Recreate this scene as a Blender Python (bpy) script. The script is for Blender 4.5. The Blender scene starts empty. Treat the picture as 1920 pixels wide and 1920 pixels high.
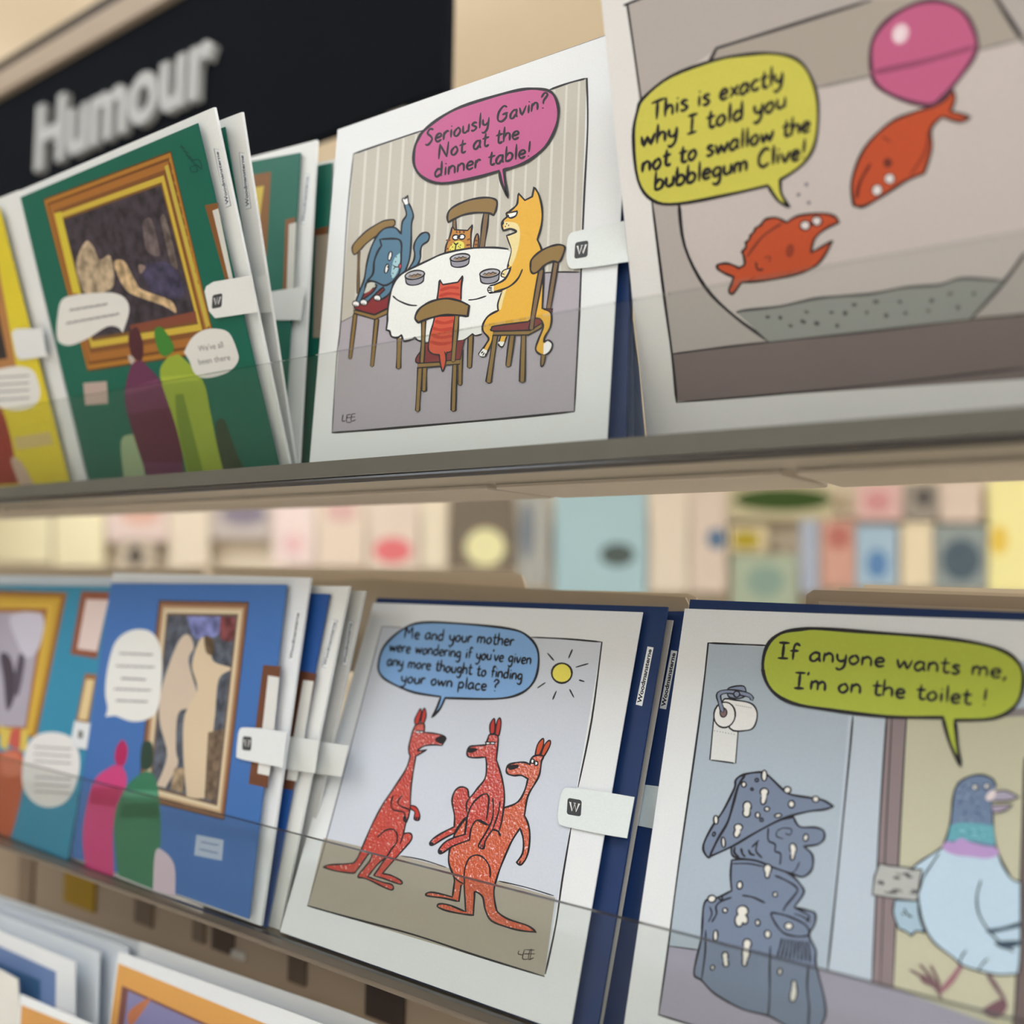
import bpy, math, random
from mathutils import Vector, Matrix
from mathutils.geometry import tessellate_polygon
random.seed(7)
sc = bpy.context.scene
COL = sc.collection

# ------------------------------------------------------------------ camera
CAM = Vector((0.2531, -0.3061, -0.0470))
YAW, PITCH, ROLL, FPX = 0.6202, 0.0603, -0.0142, 1755.2
fw = Vector((-math.sin(YAW)*math.cos(PITCH), math.cos(YAW)*math.cos(PITCH), math.sin(PITCH)))
rt0 = Vector((math.cos(YAW), math.sin(YAW), 0)); dn0 = fw.cross(rt0)
RT = math.cos(ROLL)*rt0 + math.sin(ROLL)*dn0
DN = -math.sin(ROLL)*rt0 + math.cos(ROLL)*dn0
cd = bpy.data.cameras.new('camera'); cam = bpy.data.objects.new('camera', cd); COL.objects.link(cam)
m = Matrix((RT, -DN, -fw)).transposed().to_4x4(); m.translation = CAM; cam.matrix_world = m
cd.sensor_width = 36; cd.lens = FPX/1920*36; cd.clip_start = 0.01; cd.clip_end = 50
cd.dof.use_dof = True; cd.dof.focus_distance = 0.388; cd.dof.aperture_fstop = 4.3
sc.camera = cam

# ------------------------------------------------------------------ view + world
sc.view_settings.view_transform = 'Standard'; sc.view_settings.look = 'None'
sc.view_settings.gamma = 1.0; sc.view_settings.use_curve_mapping = False
sc.view_settings.exposure = 0.0
w = bpy.data.worlds.new('world'); sc.world = w; w.use_nodes = True
w.node_tree.nodes['Background'].inputs[0].default_value = (1.0, 0.94, 0.86, 1)
w.node_tree.nodes['Background'].inputs[1].default_value = 0.3

# ------------------------------------------------------------------ materials
def lin(c): return tuple(((v/255)/12.92 if v <= 10 else (((v/255)+.055)/1.055)**2.4) for v in c)
MATS = {}
def mat(c, rough=.55, kind='print', bump=0.0):
    key = (tuple(c), rough, kind)
    if key in MATS: return MATS[key]
    m = bpy.data.materials.new('%s_%02x%02x%02x' % ((kind,)+tuple(c))); m.use_nodes = True
    nt = m.node_tree; b = nt.nodes['Principled BSDF']; L = lin(c)
    b.inputs['Base Color'].default_value = (*L, 1); b.inputs['Roughness'].default_value = rough
    b.inputs['Specular IOR Level'].default_value = .05 if kind == 'board' else .3
    tc = nt.nodes.new('ShaderNodeTexCoord'); no = nt.nodes.new('ShaderNodeTexNoise')
    nt.links.new(tc.outputs['Object'], no.inputs['Vector'])
    if kind in ('print', 'paper'):
        no.inputs['Scale'].default_value = 900 if kind == 'print' else 1400; no.inputs['Detail'].default_value = 3
        mx = nt.nodes.new('ShaderNodeMix'); mx.data_type = 'RGBA'; mx.blend_type = 'MULTIPLY'
        mr = nt.nodes.new('ShaderNodeMapRange'); mr.inputs['To Min'].default_value = .93; mr.inputs['To Max'].default_value = 1.05
        nt.links.new(no.outputs['Fac'], mr.inputs['Value'])
        mx.inputs['Factor'].default_value = 1; mx.inputs['A'].default_value = (*L, 1)
        nt.links.new(mr.outputs['Result'], mx.inputs['B']); nt.links.new(mx.outputs['Result'], b.inputs['Base Color'])
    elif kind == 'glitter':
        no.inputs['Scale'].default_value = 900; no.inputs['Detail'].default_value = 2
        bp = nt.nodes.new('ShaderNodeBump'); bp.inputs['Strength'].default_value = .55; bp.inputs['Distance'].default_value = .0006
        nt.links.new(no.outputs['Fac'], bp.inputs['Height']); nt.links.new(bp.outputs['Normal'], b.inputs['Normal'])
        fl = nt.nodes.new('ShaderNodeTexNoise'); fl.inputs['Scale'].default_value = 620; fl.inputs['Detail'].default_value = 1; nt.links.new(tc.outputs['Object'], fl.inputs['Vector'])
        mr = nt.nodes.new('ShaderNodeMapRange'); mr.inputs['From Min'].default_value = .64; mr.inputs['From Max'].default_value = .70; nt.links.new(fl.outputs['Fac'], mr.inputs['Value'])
        mx = nt.nodes.new('ShaderNodeMix'); mx.data_type = 'RGBA'; mx.inputs['A'].default_value = (*L, 1); mx.inputs['B'].default_value = (.85, .42, .38, 1)  # glints of the glitter painted into the base colour as pale flecks
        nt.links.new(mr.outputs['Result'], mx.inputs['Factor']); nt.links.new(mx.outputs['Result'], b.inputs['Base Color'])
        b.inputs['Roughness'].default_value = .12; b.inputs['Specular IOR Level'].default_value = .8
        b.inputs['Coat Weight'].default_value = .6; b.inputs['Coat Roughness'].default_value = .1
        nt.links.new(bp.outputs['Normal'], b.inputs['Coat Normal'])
    elif kind == 'photo':      # soft marbled print (pictures within pictures)
        no.inputs['Scale'].default_value = 160; no.inputs['Detail'].default_value = 5
        mx = nt.nodes.new('ShaderNodeMix'); mx.data_type = 'RGBA'
        mx.inputs['A'].default_value = (*[v*.55 for v in L], 1); mx.inputs['B'].default_value = (*[min(1, v*1.5+.01) for v in L], 1)
        mr = nt.nodes.new('ShaderNodeMapRange'); mr.inputs['From Min'].default_value = .35; mr.inputs['From Max'].default_value = .65
        nt.links.new(no.outputs['Fac'], mr.inputs['Value']); nt.links.new(mr.outputs['Result'], mx.inputs['Factor'])
        nt.links.new(mx.outputs['Result'], b.inputs['Base Color'])
    else:
        no.inputs['Scale'].default_value = 30
        bp = nt.nodes.new('ShaderNodeBump'); bp.inputs['Strength'].default_value = .08; bp.inputs['Distance'].default_value = .001
        nt.links.new(no.outputs['Fac'], bp.inputs['Height']); nt.links.new(bp.outputs['Normal'], b.inputs['Normal'])
    MATS[key] = m
    return m
def acrylic_mat(name='clear_acrylic', tint=(.93, .94, .93), ior=1.49):
    m = bpy.data.materials.new(name); m.use_nodes = True; nt = m.node_tree
    for n in list(nt.nodes):
        if n.type != 'OUTPUT_MATERIAL': nt.nodes.remove(n)
    out = nt.nodes['Material Output']
    tr = nt.nodes.new('ShaderNodeBsdfTransparent'); tr.inputs[0].default_value = (*tint, 1)
    gl = nt.nodes.new('ShaderNodeBsdfGlossy'); gl.inputs['Roughness'].default_value = .03
    fr = nt.nodes.new('ShaderNodeFresnel'); fr.inputs['IOR'].default_value = ior
    mx = nt.nodes.new('ShaderNodeMixShader')
    ge = nt.nodes.new('ShaderNodeNewGeometry'); sb = nt.nodes.new('ShaderNodeMath'); sb.operation = 'SUBTRACT'; sb.inputs[0].default_value = 1
    nt.links.new(ge.outputs['Backfacing'], sb.inputs[1]); mu = nt.nodes.new('ShaderNodeMath'); mu.operation = 'MULTIPLY'
    nt.links.new(fr.outputs[0], mu.inputs[0]); nt.links.new(sb.outputs[0], mu.inputs[1])
    nt.links.new(mu.outputs[0], mx.inputs[0]); nt.links.new(tr.outputs[0], mx.inputs[1]); nt.links.new(gl.outputs[0], mx.inputs[2])
    nt.links.new(mx.outputs[0], out.inputs[0]); return m
ACR = acrylic_mat()
ACREDGE = mat((96, 88, 80), .25, 'acrylic_edge')

# ------------------------------------------------------------------ object helpers
def tag(o, label=None, cat=None, group=None, kind=None):
    if label: o['label'] = label
    if cat: o['category'] = cat
    if group: o['group'] = group
    if kind: o['kind'] = kind
    return o
def empty(name, loc, label, cat, group=None, rot=None):
    o = bpy.data.objects.new(name, None); COL.objects.link(o); o.empty_display_size = .01
    if rot is not None:
        mm = rot.to_4x4(); mm.translation = Vector(loc); o.matrix_world = mm
    else: o.location = loc
    return tag(o, label, cat, group)
def mesh_obj(name, vs, fs, mats, parent=None, mi=None, smooth=False):
    me = bpy.data.meshes.new(name); me.from_pydata(vs, [], fs)
    for m_ in mats: me.materials.append(m_)
    if mi: me.polygons.foreach_set('material_index', mi)
    if smooth: me.polygons.foreach_set('use_smooth', [True]*len(fs))
    me.update(); o = bpy.data.objects.new(name, me); COL.objects.link(o)
    if parent: o.parent = parent
    return o
def boxdata(lo, hi):
    (a, b, c), (d, e, f) = lo, hi
    return [(a,b,c),(d,b,c),(d,e,c),(a,e,c),(a,b,f),(d,b,f),(d,e,f),(a,e,f)], [(0,3,2,1),(4,5,6,7),(0,1,5,4),(1,2,6,5),(2,3,7,6),(3,0,4,7)]
def box(name, lo, hi, m_, parent=None, bevel=0):
    v, f = boxdata(lo, hi); o = mesh_obj(name, v, f, [m_], parent)
    if bevel:
        b = o.modifiers.new('bevel', 'BEVEL'); b.width = bevel; b.segments = 2
    return o

# ------------------------------------------------------------------ surveying: a picture direction meets a real plane
def ray(x, y): return (fw*FPX + RT*(x-960) + DN*(y-960)).normalized()
class Plane:
    def __init__(s, o, u, v):
        s.o = Vector(o); s.u = Vector(u).normalized(); v = Vector(v); s.v = (v - s.u*v.dot(s.u)).normalized(); s.n = s.u.cross(s.v)
        s.rot = Matrix((s.u, s.v, s.n)).transposed()
    def loc(s, x, y, k=0.0):
        d = ray(x, y); t = ((s.o + s.n*k - CAM).dot(s.n))/d.dot(s.n); P = CAM + d*t - s.o
        return (P.dot(s.u), P.dot(s.v), k)
def card_plane(x, lean, spin, yawc, dy, low):
    u = Vector((math.cos(yawc), math.sin(yawc), 0)); v0 = Vector((0, math.sin(lean), math.cos(lean)))
    v0 = (v0 - u*u.dot(v0)).normalized()
    U = math.cos(spin)*u + math.sin(spin)*v0; V = -math.sin(spin)*u + math.cos(spin)*v0
    return Plane(Vector((x, dy + (.0012 if low else 0), -.219 if low else 0)), U, V)
PC = card_plane(-.0768, .0646, -.0149, -.0061, -.0079, 0)
PK = card_plane(-.0949, .3567, .0034, -.0029, -.0025, 1)
PT = card_plane(.0831, .3072, .0061, -.0462, .0039, 1)
PF = card_plane(.0884, -.2624, -.0119, .0013, .0131, 0)
PG = card_plane(-.2637, -.3243, -.0178, -.0163, -.0052, 0)
PB = card_plane(-.2773, .1279, .0210, -.0321, -.0014, 1)
PY = card_plane(-.47, -.30, -.015, -.016, -.004, 0)
PQ = card_plane(-.46, .15, .02, -.03, .004, 1)
def yz_plane(y, z, lean=0.0, x=0.0):
    return Plane((x, y, z), (1, 0, 0), (0, math.sin(lean), math.cos(lean)))

# ------------------------------------------------------------------ drawing helpers (printed artwork as thin inked shapes)
FR = {'Z': (560, 60, 2.8235), 'A': (620, 340, 6), 'B': (800, 340, 6), 'C': (640, 540, 4.5714), 'K': (600, 1310, 4.8), 'J': (790, 1330, 4.2654),
      'k': (500, 1080, 2.5263), 'S': (1290, 1430, 3.918), 'P': (1620, 1420, 3.84), 'f': (1320, 340, 3.692), 'F': (1100, 0, 2.3415),
      'Q': (760, 140, 5.3333), 'G': (0, 0, 3), 'H': (0, 500, 3), 'L': (0, 1040, 3), 'M': (0, 1400, 3.6923), 'T': (1180, 1080, 2.2852),
      'R': (1200, 700, 2.6667), 'X': (0, 0, 1), 'D': (500, 500, 2.5946)}
def pts(s):
    fr = (0, 0, 1); out = []
    for t in s.split():
        if t in FR: fr = FR[t]; continue
        c = t.endswith('*'); t = t.rstrip('*'); a, b = t.split(',')
        out.append((fr[0]+float(a)/fr[2], fr[1]+float(b)/fr[2], c))
    return out
def cr(p0, p1, p2, p3, t):
    return tuple(.5*((2*p1[i])+(-p0[i]+p2[i])*t+(2*p0[i]-5*p1[i]+4*p2[i]-p3[i])*t*t+(-p0[i]+3*p1[i]-3*p2[i]+p3[i])*t**3) for i in (0, 1))
def curve(ps, closed, sub=4):
    n = len(ps); out = []; segs = n if closed else n-1
    for i in range(segs):
        p1, p2 = ps[i], ps[(i+1) % n]
        p0 = ps[i-1] if (closed or i > 0) else p1; p3 = ps[(i+2) % n] if (closed or i+2 < n) else p2
        if p1[2]: p0 = p1
        if p2[2]: p3 = p2
        k = 1 if (p1[2] and p2[2]) else sub
        for j in range(k): out.append(cr(p0, p1, p2, p3, j/k))
    if not closed: out.append(ps[-1][:2])
    q = [out[0]]
    for p in out[1:]:
        if abs(p[0]-q[-1][0])+abs(p[1]-q[-1][1]) > .15: q.append(p)
    return q
INK = (28, 25, 30)
class Art:
    """collects flat shapes of one printed piece lying on a card face"""
    def __init__(s, card, name, parent=None):
        s.card = card; s.name = name; s.parent = parent or card.root; s.v = []; s.f = []; s.mi = []; s.m = []
    def _m(s, c, kind='print', rough=.5):
        m_ = mat(c, rough, kind)
        if m_ not in s.m: s.m.append(m_)
        return s.m.index(m_)
    def _k(s): s.card.k += 1.6e-6; return s.card.k
    def poly(s, c, pl, kind='print'):
        k = s._k(); P = s.card; b = len(s.v); vv = [P.loc(x, y, k) for x, y in pl]
        tr = tessellate_polygon([[Vector((a[0], a[1], 0)) for a in vv]]); s.v += vv; mi = s._m(c, kind)
        for t in tr:
            a_, b_, c_ = (vv[i] for i in t)
            ar = (b_[0]-a_[0])*(c_[1]-a_[1])-(b_[1]-a_[1])*(c_[0]-a_[0])
            s.f.append(tuple(i+b for i in (t if ar > 0 else t[::-1]))); s.mi.append(mi)
    def F(s, c, d, kind='print'): s.poly(c, curve(pts(d), True), kind); return s
    def line(s, pl, wd, c=INK, closed=False, taper=True, kind='print', vary=.14):
        wd *= 1.22*s.card.lw; k = s._k(); P = s.card; n = len(pl); mi = s._m(c, kind)
        if n < 2: return
        if closed: pl = pl + [pl[0]]; n += 1
        b = len(s.v); ph = random.random()*6
        for i, p in enumerate(pl):
            a = pl[i-1] if i > 0 else (pl[-2] if closed else p); d = pl[i+1] if i < n-1 else (pl[1] if closed else p)
            dx, dy = d[0]-a[0], d[1]-a[1]; l = math.hypot(dx, dy) or 1; nx, ny = -dy/l, dx/l
            ww = wd*.5*(1+vary*math.sin(ph+i*.9))
            if taper and not closed and (i == 0 or i == n-1): ww *= .55
            s.v += [P.loc(p[0]+nx*ww, p[1]+ny*ww, k), P.loc(p[0]-nx*ww, p[1]-ny*ww, k)]
        for i in range(n-1):
            s.f.append((b+2*i, b+2*i+2, b+2*i+3, b+2*i+1)); s.mi.append(mi)
        if not closed:      # round ends
            for i, j in ((0, 1), (n-1, n-2)):
                p, q = pl[i], pl[j]; l = math.hypot(p[0]-q[0], p[1]-q[1]) or 1; ex, ey = (p[0]-q[0])/l*wd*.3, (p[1]-q[1])/l*wd*.3
                s.v.append(P.loc(p[0]+ex, p[1]+ey, k)); e = len(s.v)-1
                s.f.append((b+2*i, b+2*i+1, e) if i else (b+1, b, e)); s.mi.append(mi)
    def S(s, d, wd=2.2, c=INK, closed=False, **kw): s.line(curve(pts(d), closed), wd, c, closed, **kw); return s
    def FO(s, c, d, wd=2.4, kind='print', ink=INK): s.F(c, d, kind); s.S(d, wd, ink, True); return s
    def ell(s, c, cx, cy, rx, ry, rot=0, wd=0, fr='X', kind='print', ink=INK, n=20):
        f = FR[fr]; cx = f[0]+cx/f[2]; cy = f[1]+cy/f[2]; rx /= f[2]; ry /= f[2]; r = math.radians(rot)
        pl = [(cx+rx*math.cos(t)*math.cos(r)-ry*math.sin(t)*math.sin(r), cy+rx*math.cos(t)*math.sin(r)+ry*math.sin(t)*math.cos(r)) for t in [2*math.pi*i/n for i in range(n)]]
        if c: s.poly(c, pl, kind)
        if wd: s.line(pl, wd, ink, True)
        return s
    def bar(s, c, d, wd, ink=2.0):
        p = curve(pts(d), False); s.line(p, wd+ink*1.3, INK, taper=False); s.line(p, wd-ink*.7, c, taper=False, vary=.05); return s
    def text(s, txt, d, up, wd, c=INK, jit=.05):
        wd *= 1.12
        (x0, y0, _), (x1, y1, _) = pts(d)[:2]; adv = sum(GL.get(ch, GL['o'])[0] for ch in txt)
        ux, uy = (x1-x0)/adv, (y1-y0)/adv; a = 0
        for ch in txt:
            g = GL.get(ch, GL['o']); wob = random.uniform(-jit, jit)
            for st in g[1]:
                ps = [(x0+ux*(a+px)+up[0]*(py+wob), y0+uy*(a+px)+up[1]*(py+wob), False) for px, py in st]
                s.line(curve(ps, False, 3), wd, c, vary=.12)
            a += g[0]
        return s
    def squig(s, d, n=9, amp=2.0, wd=1.6, c=(105, 103, 108)):
        (x0, y0, _), (x1, y1, _) = pts(d)[:2]; N = n*4; l = math.hypot(x1-x0, y1-y0); nx, ny = -(y1-y0)/l, (x1-x0)/l
        ps = []
        for i in range(N+1):
            a = math.sin(i*math.pi/2+.7)*amp*random.uniform(.5, 1); ps.append((x0+(x1-x0)*i/N+nx*a, y0+(y1-y0)*i/N+ny*a))
        s.line(ps, wd, c); return s
    def font(s, txt, quad, c, bold=.02, flip=False):
        """typeset words fitted in a quad: bottom-left, bottom-right, top-right, top-left"""
        cu = bpy.data.curves.new('t', 'FONT'); cu.body = txt; cu.offset = bold; cu.resolution_u = 3
        to = bpy.data.objects.new('t', cu); COL.objects.link(to); dg = bpy.context.evaluated_depsgraph_get(); me = bpy.data.meshes.new_from_object(to.evaluated_get(dg))
        xs = [v.co.x for v in me.vertices]; ys = [v.co.y for v in me.vertices]; x0, x1, y0, y1 = min(xs), max(xs), min(ys), max(ys)
        k = s._k(); q = [s.card.pl.loc(a, b_, k) for a, b_, _ in pts(quad)]; b = len(s.v); mi = s._m(c)
        for v in me.vertices:
            a = (v.co.x-x0)/(x1-x0); t = (v.co.y-y0)/(y1-y0)
            s.v.append(tuple((q[0][i]*(1-a)+q[1][i]*a)*(1-t)+(q[3][i]*(1-a)+q[2][i]*a)*t for i in (0, 1))+(k,))
        for p in me.polygons: s.f.append(tuple(i+b for i in p.vertices)); s.mi.append(mi)
        bpy.data.objects.remove(to); bpy.data.curves.remove(cu); bpy.data.meshes.remove(me); return s
    def done(s, label=None):
        o = mesh_obj(s.name, s.v, s.f, s.m, s.parent, s.mi)
        if label: o['label'] = label
        return o
def G_(w_, *st): return (w_, [[tuple(map(float, p.split(','))) for p in q.split()] for q in st])
GL = {
 ' ': (.75, []), 'a': G_(1.05, '.78,.9 .45,1 .12,.6 .15,.12 .45,.02 .75,.45', '.8,1.02 .78,.35 .9,.02'),
 'b': G_(1.0, '.12,1.85 .1,.02', '.1,.6 .45,1 .8,.7 .75,.2 .4,0 .1,.1'), 'c': G_(.9, '.75,.85 .45,1 .12,.6 .2,.1 .5,0 .78,.18'),
 'd': G_(1.05, '.78,1.85 .8,.02', '.78,.8 .4,.98 .1,.5 .3,.02 .78,.3'), 'e': G_(.95, '.12,.48 .75,.62 .6,.98 .25,.9 .1,.45 .35,.02 .8,.15'),
 'f': G_(.75, '.75,1.6 .5,1.8 .3,1.4 .28,0', '.05,.95 .65,1.02'), 'g': G_(1.0, '.75,.85 .4,1 .1,.55 .35,.1 .75,.45', '.78,1.02 .76,-.3 .45,-.7 .1,-.5'),
 'h': G_(1.0, '.12,1.85 .1,.02', '.1,.6 .45,1 .75,.8 .78,.02'), 'i': G_(.45, '.2,1 .2,.02', '.2,1.38 .21,1.44'), 'l': G_(.45, '.2,1.9 .22,.02'),
 'm': G_(1.45, '.12,1 .1,.02', '.1,.65 .4,1 .62,.75 .62,.02', '.62,.65 .95,1 1.18,.75 1.2,.02'), 'n': G_(1.0, '.12,1 .1,.02', '.1,.65 .45,1 .75,.75 .78,.02'),
 'o': G_(1.0, '.45,1 .12,.6 .2,.12 .5,.02 .8,.45 .65,.92 .45,1'), 'p': G_(1.0, '.12,1 .08,-.7', '.12,.7 .5,1 .8,.65 .6,.1 .12,.15'),
 'r': G_(.75, '.12,1 .1,.02', '.1,.6 .4,1 .65,.88'), 's': G_(.85, '.7,.88 .4,1 .15,.78 .5,.5 .68,.25 .4,0 .1,.1'),
 't': G_(.8, '.35,1.65 .3,.3 .5,.02 .75,.15', '.02,1.05 .72,1.12'), 'u': G_(1.0, '.12,1 .14,.3 .4,.02 .75,.3', '.78,1 .78,.02'),
 'v': G_(.95, '.08,1 .4,.02 .82,1.02'), 'w': G_(1.35, '.08,1 .3,.05 .62,.85 .88,.05 1.22,1.02'), 'x': G_(.9, '.1,1 .78,.02', '.78,1 .08,.02'),
 'y': G_(.95, '.1,1 .15,.4 .45,.2 .72,.45', '.78,1 .7,-.3 .35,-.75 .08,-.6'),
 'S': G_(1.1, '.85,1.75 .45,1.95 .2,1.5 .6,1 .8,.5 .4,0 .05,.15'), 'G': G_(1.5, '1.1,1.65 .7,1.9 .2,1.3 .15,.4 .6,0 1.1,.35 1.12,.85', '.65,.85 1.25,.9'),
 'N': G_(1.4, '.1,0 .15,1.8', '.15,1.8 1.0,.02', '1.0,.02 1.1,1.85'), 'T': G_(1.25, '.6,1.75 .58,0', '.05,1.7 1.2,1.85'),
 'I': G_(.9, '.4,1.75 .38,.02', '.05,1.75 .8,1.8', '.05,0 .78,.05'), 'C': G_(1.3, '1.1,1.6 .7,1.85 .2,1.2 .2,.4 .6,0 1.1,.3'),
 'M': G_(1.6, '.1,0 .2,1.8', '.2,1.8 .7,.7', '.7,.7 1.2,1.8', '1.2,1.8 1.3,0'), '!': G_(.6, '.28,1.9 .24,.6', '.22,.1 .23,.04'),
 '?': G_(1.0, '.15,1.5 .5,1.95 .85,1.6 .45,1.0 .45,.6', '.42,.12 .43,.04'), ',': G_(.5, '.2,.15 .22,.02 .08,-.3'), "'": G_(.35, '.18,1.85 .12,1.5')}

# ------------------------------------------------------------------ cards
WHITE = (232, 235, 236)
class Card:
    def __init__(s, pl, name, label, cat='card', group=None):
        s.pl = pl; s.k = 0.0; s.lw = {id(PF): 1.3, id(PT): 1.15, id(PC): 1.08}.get(id(pl), 1.0); s.root = empty(name, pl.o, label, cat, group, pl.rot)
    def loc(s, x, y, k):
        a, b, k = s.pl.loc(x, y, k); return (a, s._rest(a, b, k, .0006), k)
    def _rest(s, a, b, k, t):
        P = s.pl; zm = -.0015 if P.o.z > -.1 else (-.2212 if P.o.z > -.3 else -.4357)
        if P.o.y > 1: return b
        z = P.o.z+a*P.u.z+b*P.v.z+min(k*P.n.z, (k-t)*P.n.z)
        return b if z >= zm else b+(zm-z)/P.v.z
    def sheet(s, name, d, col=WHITE, k0=0.0, t=.0006, kind='paper', parent=None, label=None, smooth=False):
        P = s.pl; pl = [p[:2] for p in pts(d)] if not smooth else curve(pts(d), True); n = len(pl)
        top = [P.loc(x, y, k0) for x, y in pl]; top = [(a, s._rest(a, b, k0, t), k) for a, b, k in top]; bot = [(a, b, k0-t) for a, b, _ in top]
        ar = sum(top[i][0]*top[(i+1) % n][1]-top[(i+1) % n][0]*top[i][1] for i in range(n))
        if ar < 0: top.reverse(); bot.reverse()
        fs = [tuple(range(n)), tuple(range(2*n-1, n-1, -1))]+[(i, n+i, n+(i+1) % n, (i+1) % n) for i in range(n)]
        o = mesh_obj(name, top+bot, fs, [mat(col, .5, kind)], parent or s.root)
        if label: o['label'] = label
        return o
    def art(s, name, parent=None): return Art(s, name, parent)
    def folded(s, d, col=WHITE, k=0.0, back=.0014):
        s.sheet('front_leaf', d, col, k); s.sheet('back_leaf', d, col, k-back)
def emblem(card, cx, cy, w_, h_, dx, dy, parent):
    """dark rounded square with a white W; (dx,dy) = unit shift of the horizontal per px"""
    a = card.art('emblem', parent); ex = (dx, dy)
    def q(u, v): return (cx+u*w_*ex[0]+v*h_*.06, cy+u*w_*ex[1]-v*h_)
    rr = []
    for su, sv in ((1, 1), (-1, 1), (-1, -1), (1, -1)):
        for t in range(5):
            ang = math.atan2(sv, su)+math.radians(-40+20*t) if su*sv > 0 else math.atan2(sv, su)+math.radians(-40+20*t)
            rr.append(q(su*.32+.18*math.cos(ang), sv*.34+.16*math.sin(ang)))
    a.poly((62, 64, 66), rr)
    a.line([q(-.3, .24), q(-.14, -.24), q(0.02, .2), q(.14, -.24), q(.32, .24)], w_*.085, (235, 235, 232), taper=False, vary=0)
    for u in (-.3, .02, .32): a.line([q(u-.07, .25), q(u+.07, .25)], w_*.05, (235, 235, 232))
    a.done('small dark rounded square with a white letter W')
def maker_label(card, quad, k=None, parent=None, dark=(40, 42, 52), frame=False):
    """narrow white label with the maker's name reading upwards: quad BL BR TR TL in text sense"""
    if k is not None: card.k, old = k, card.k
    a = card.art('name_label', parent); p = [q[:2] for q in pts(quad)]
    if frame: a.poly((95, 95, 105), [(x+(x-sum(z[0] for z in p)/4)*.09, y+(y-sum(z[1] for z in p)/4)*.012) for x, y in p])
    a.poly((236, 240, 242), p)
    def L(u, v): return tuple((p[0][i]*(1-u)+p[1][i]*u)*(1-v)+(p[3][i]*(1-u)+p[2][i]*u)*v for i in (0, 1))
    qq = 'X '+' '.join('%f,%f' % L(u, v) for u, v in ((.04, .2), (.96, .2), (.96, .86), (.04, .86)))
    a.font('Woodmansterne', qq, dark, .035); a.done('narrow white label lettered in dark type')
    if k is not None: card.k = old
NAVY = (22, 50, 98)

# ================================================================== SETTING: the shop
bei = mat((242, 238, 230), .8, 'wall'); ceil_m = mat((252, 234, 204), .8, 'ceiling'); flo = mat((222, 214, 202), .5, 'floor')
def struct(name, lo, hi, m_): return tag(box(name, lo, hi, m_), kind='structure')
FZ, CZ = -1.35, 1.45
struct('floor', (-8, -4, FZ-.05), (4, 5, FZ), flo)
struct('ceiling', (-8, -4, CZ), (4, 5, CZ+.05), ceil_m)
struct('wall_back', (-8, 5, FZ), (4, 5.1, CZ), bei)
struct('wall_front', (-8, -4.1, FZ), (4, -4, CZ), bei)
struct('wall_left', (-8.1, -4, FZ), (-8, 5, CZ), bei)
struct('wall_right', (4, -4, FZ), (4.1, 5, CZ), bei)
lamp_m = bpy.data.materials.new('lamp_diffuser'); lamp_m.use_nodes = True
b = lamp_m.node_tree.nodes['Principled BSDF']; b.inputs['Base Color'].default_value = (.9, .9, .9, 1)
b.inputs['Emission Color'].default_value = (.86, .97, 1.15, 1); b.inputs['Emission Strength'].default_value = 6.4
for i, (x, y) in enumerate([(-1.2, -2.6), (1.2, -2.6), (-1.2, -.9), (1.2, -.9), (-3.4, .7), (-1.2, .7), (1.2, .7), (-3.4, 3.8), (-1.2, 3.8), (1.2, 3.8), (3, -.9), (-5.6, .7), (-5.6, 3.8), (-3.4, 2.0), (1.6, 2.0), (-5.6, 2.2)]):  # all out of view; last few added to brighten the far rack
    e = empty('unseen_ceiling_light', (x, y, CZ-.22), 'unseen square white light panel hung low and lit on top to brighten the beige shop ceiling', 'light', 'unseen hanging light panels')
    fm_ = mat((225, 225, 222), .5, 'metal')
    for a0, b0, a1, b1 in ((-.42, -.42, .42, -.40), (-.42, .40, .42, .42), (-.42, -.40, -.40, .40), (.40, -.40, .42, .40)): box('frame', (a0, b0, -.01), (a1, b1, .03), fm_, e)
    for ax in (-.38, .38): box('hanger', (ax-.004, -.004, .02), (ax+.004, .004, .219), fm_, e)
    mesh_obj('diffuser', [(-.4, -.4, 0), (.4, -.4, 0), (.4, .4, 0), (-.4, .4, 0), (-.4, -.4, .015), (.4, -.4, .015), (.4, .4, .015), (-.4, .4, .015)], [(0, 3, 2, 1), (4, 5, 6, 7)], [lamp_m], e)  # glowing top face added to brighten the ceiling

# ================================================================== DISPLAY RACK
rack = empty('display_rack', (0, 0, FZ), 'beige open-backed greeting card rack with clear acrylic shelf fronts', 'rack')
shelf_m = mat((186, 170, 150), .45, 'shelf'); under_m = mat((196, 182, 162), .5, 'shelf'); post_m = mat((170, 155, 135), .5, 'shelf')
def rbox(name, lo, hi, m_, bevel=0):
    return box(name, (lo[0], lo[1], lo[2]-FZ), (hi[0], hi[1], hi[2]-FZ), m_, rack, bevel)
XL, XR = -1.5, .72
rbox('ledge', (XL, -.0255, -.0089), (XR, .0115, -.0018), mat((112, 107, 100), .3, 'shelf_edge'))
rbox('shelf', (XL, -.0262, -.0118), (XR, .0115, -.0091), mat((66, 62, 58), .22, 'shelf_edge'), .0012)
for a, b_ in ((XL, -.40), (-.396, .0125), (.0165, .1405), (.1455, XR)):
    rbox('shelf_board', (a, .0125, -.0135), (b_, .066, -.0022), under_m, .0008)
rbox('shelf', (XL, -.0082, -.2240), (XR, .060, -.2215), mat((120, 108, 94), .3, 'shelf_edge'), .0008)
rbox('shelf', (XL, -.03, -.446), (XR, .09, -.436), shelf_m, .0008)
rbox('lower_back_panel', (XL, .0905, -.47), (XR, .0945, -.2265), mat((188, 168, 144), .3, 'shelf'))
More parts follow.
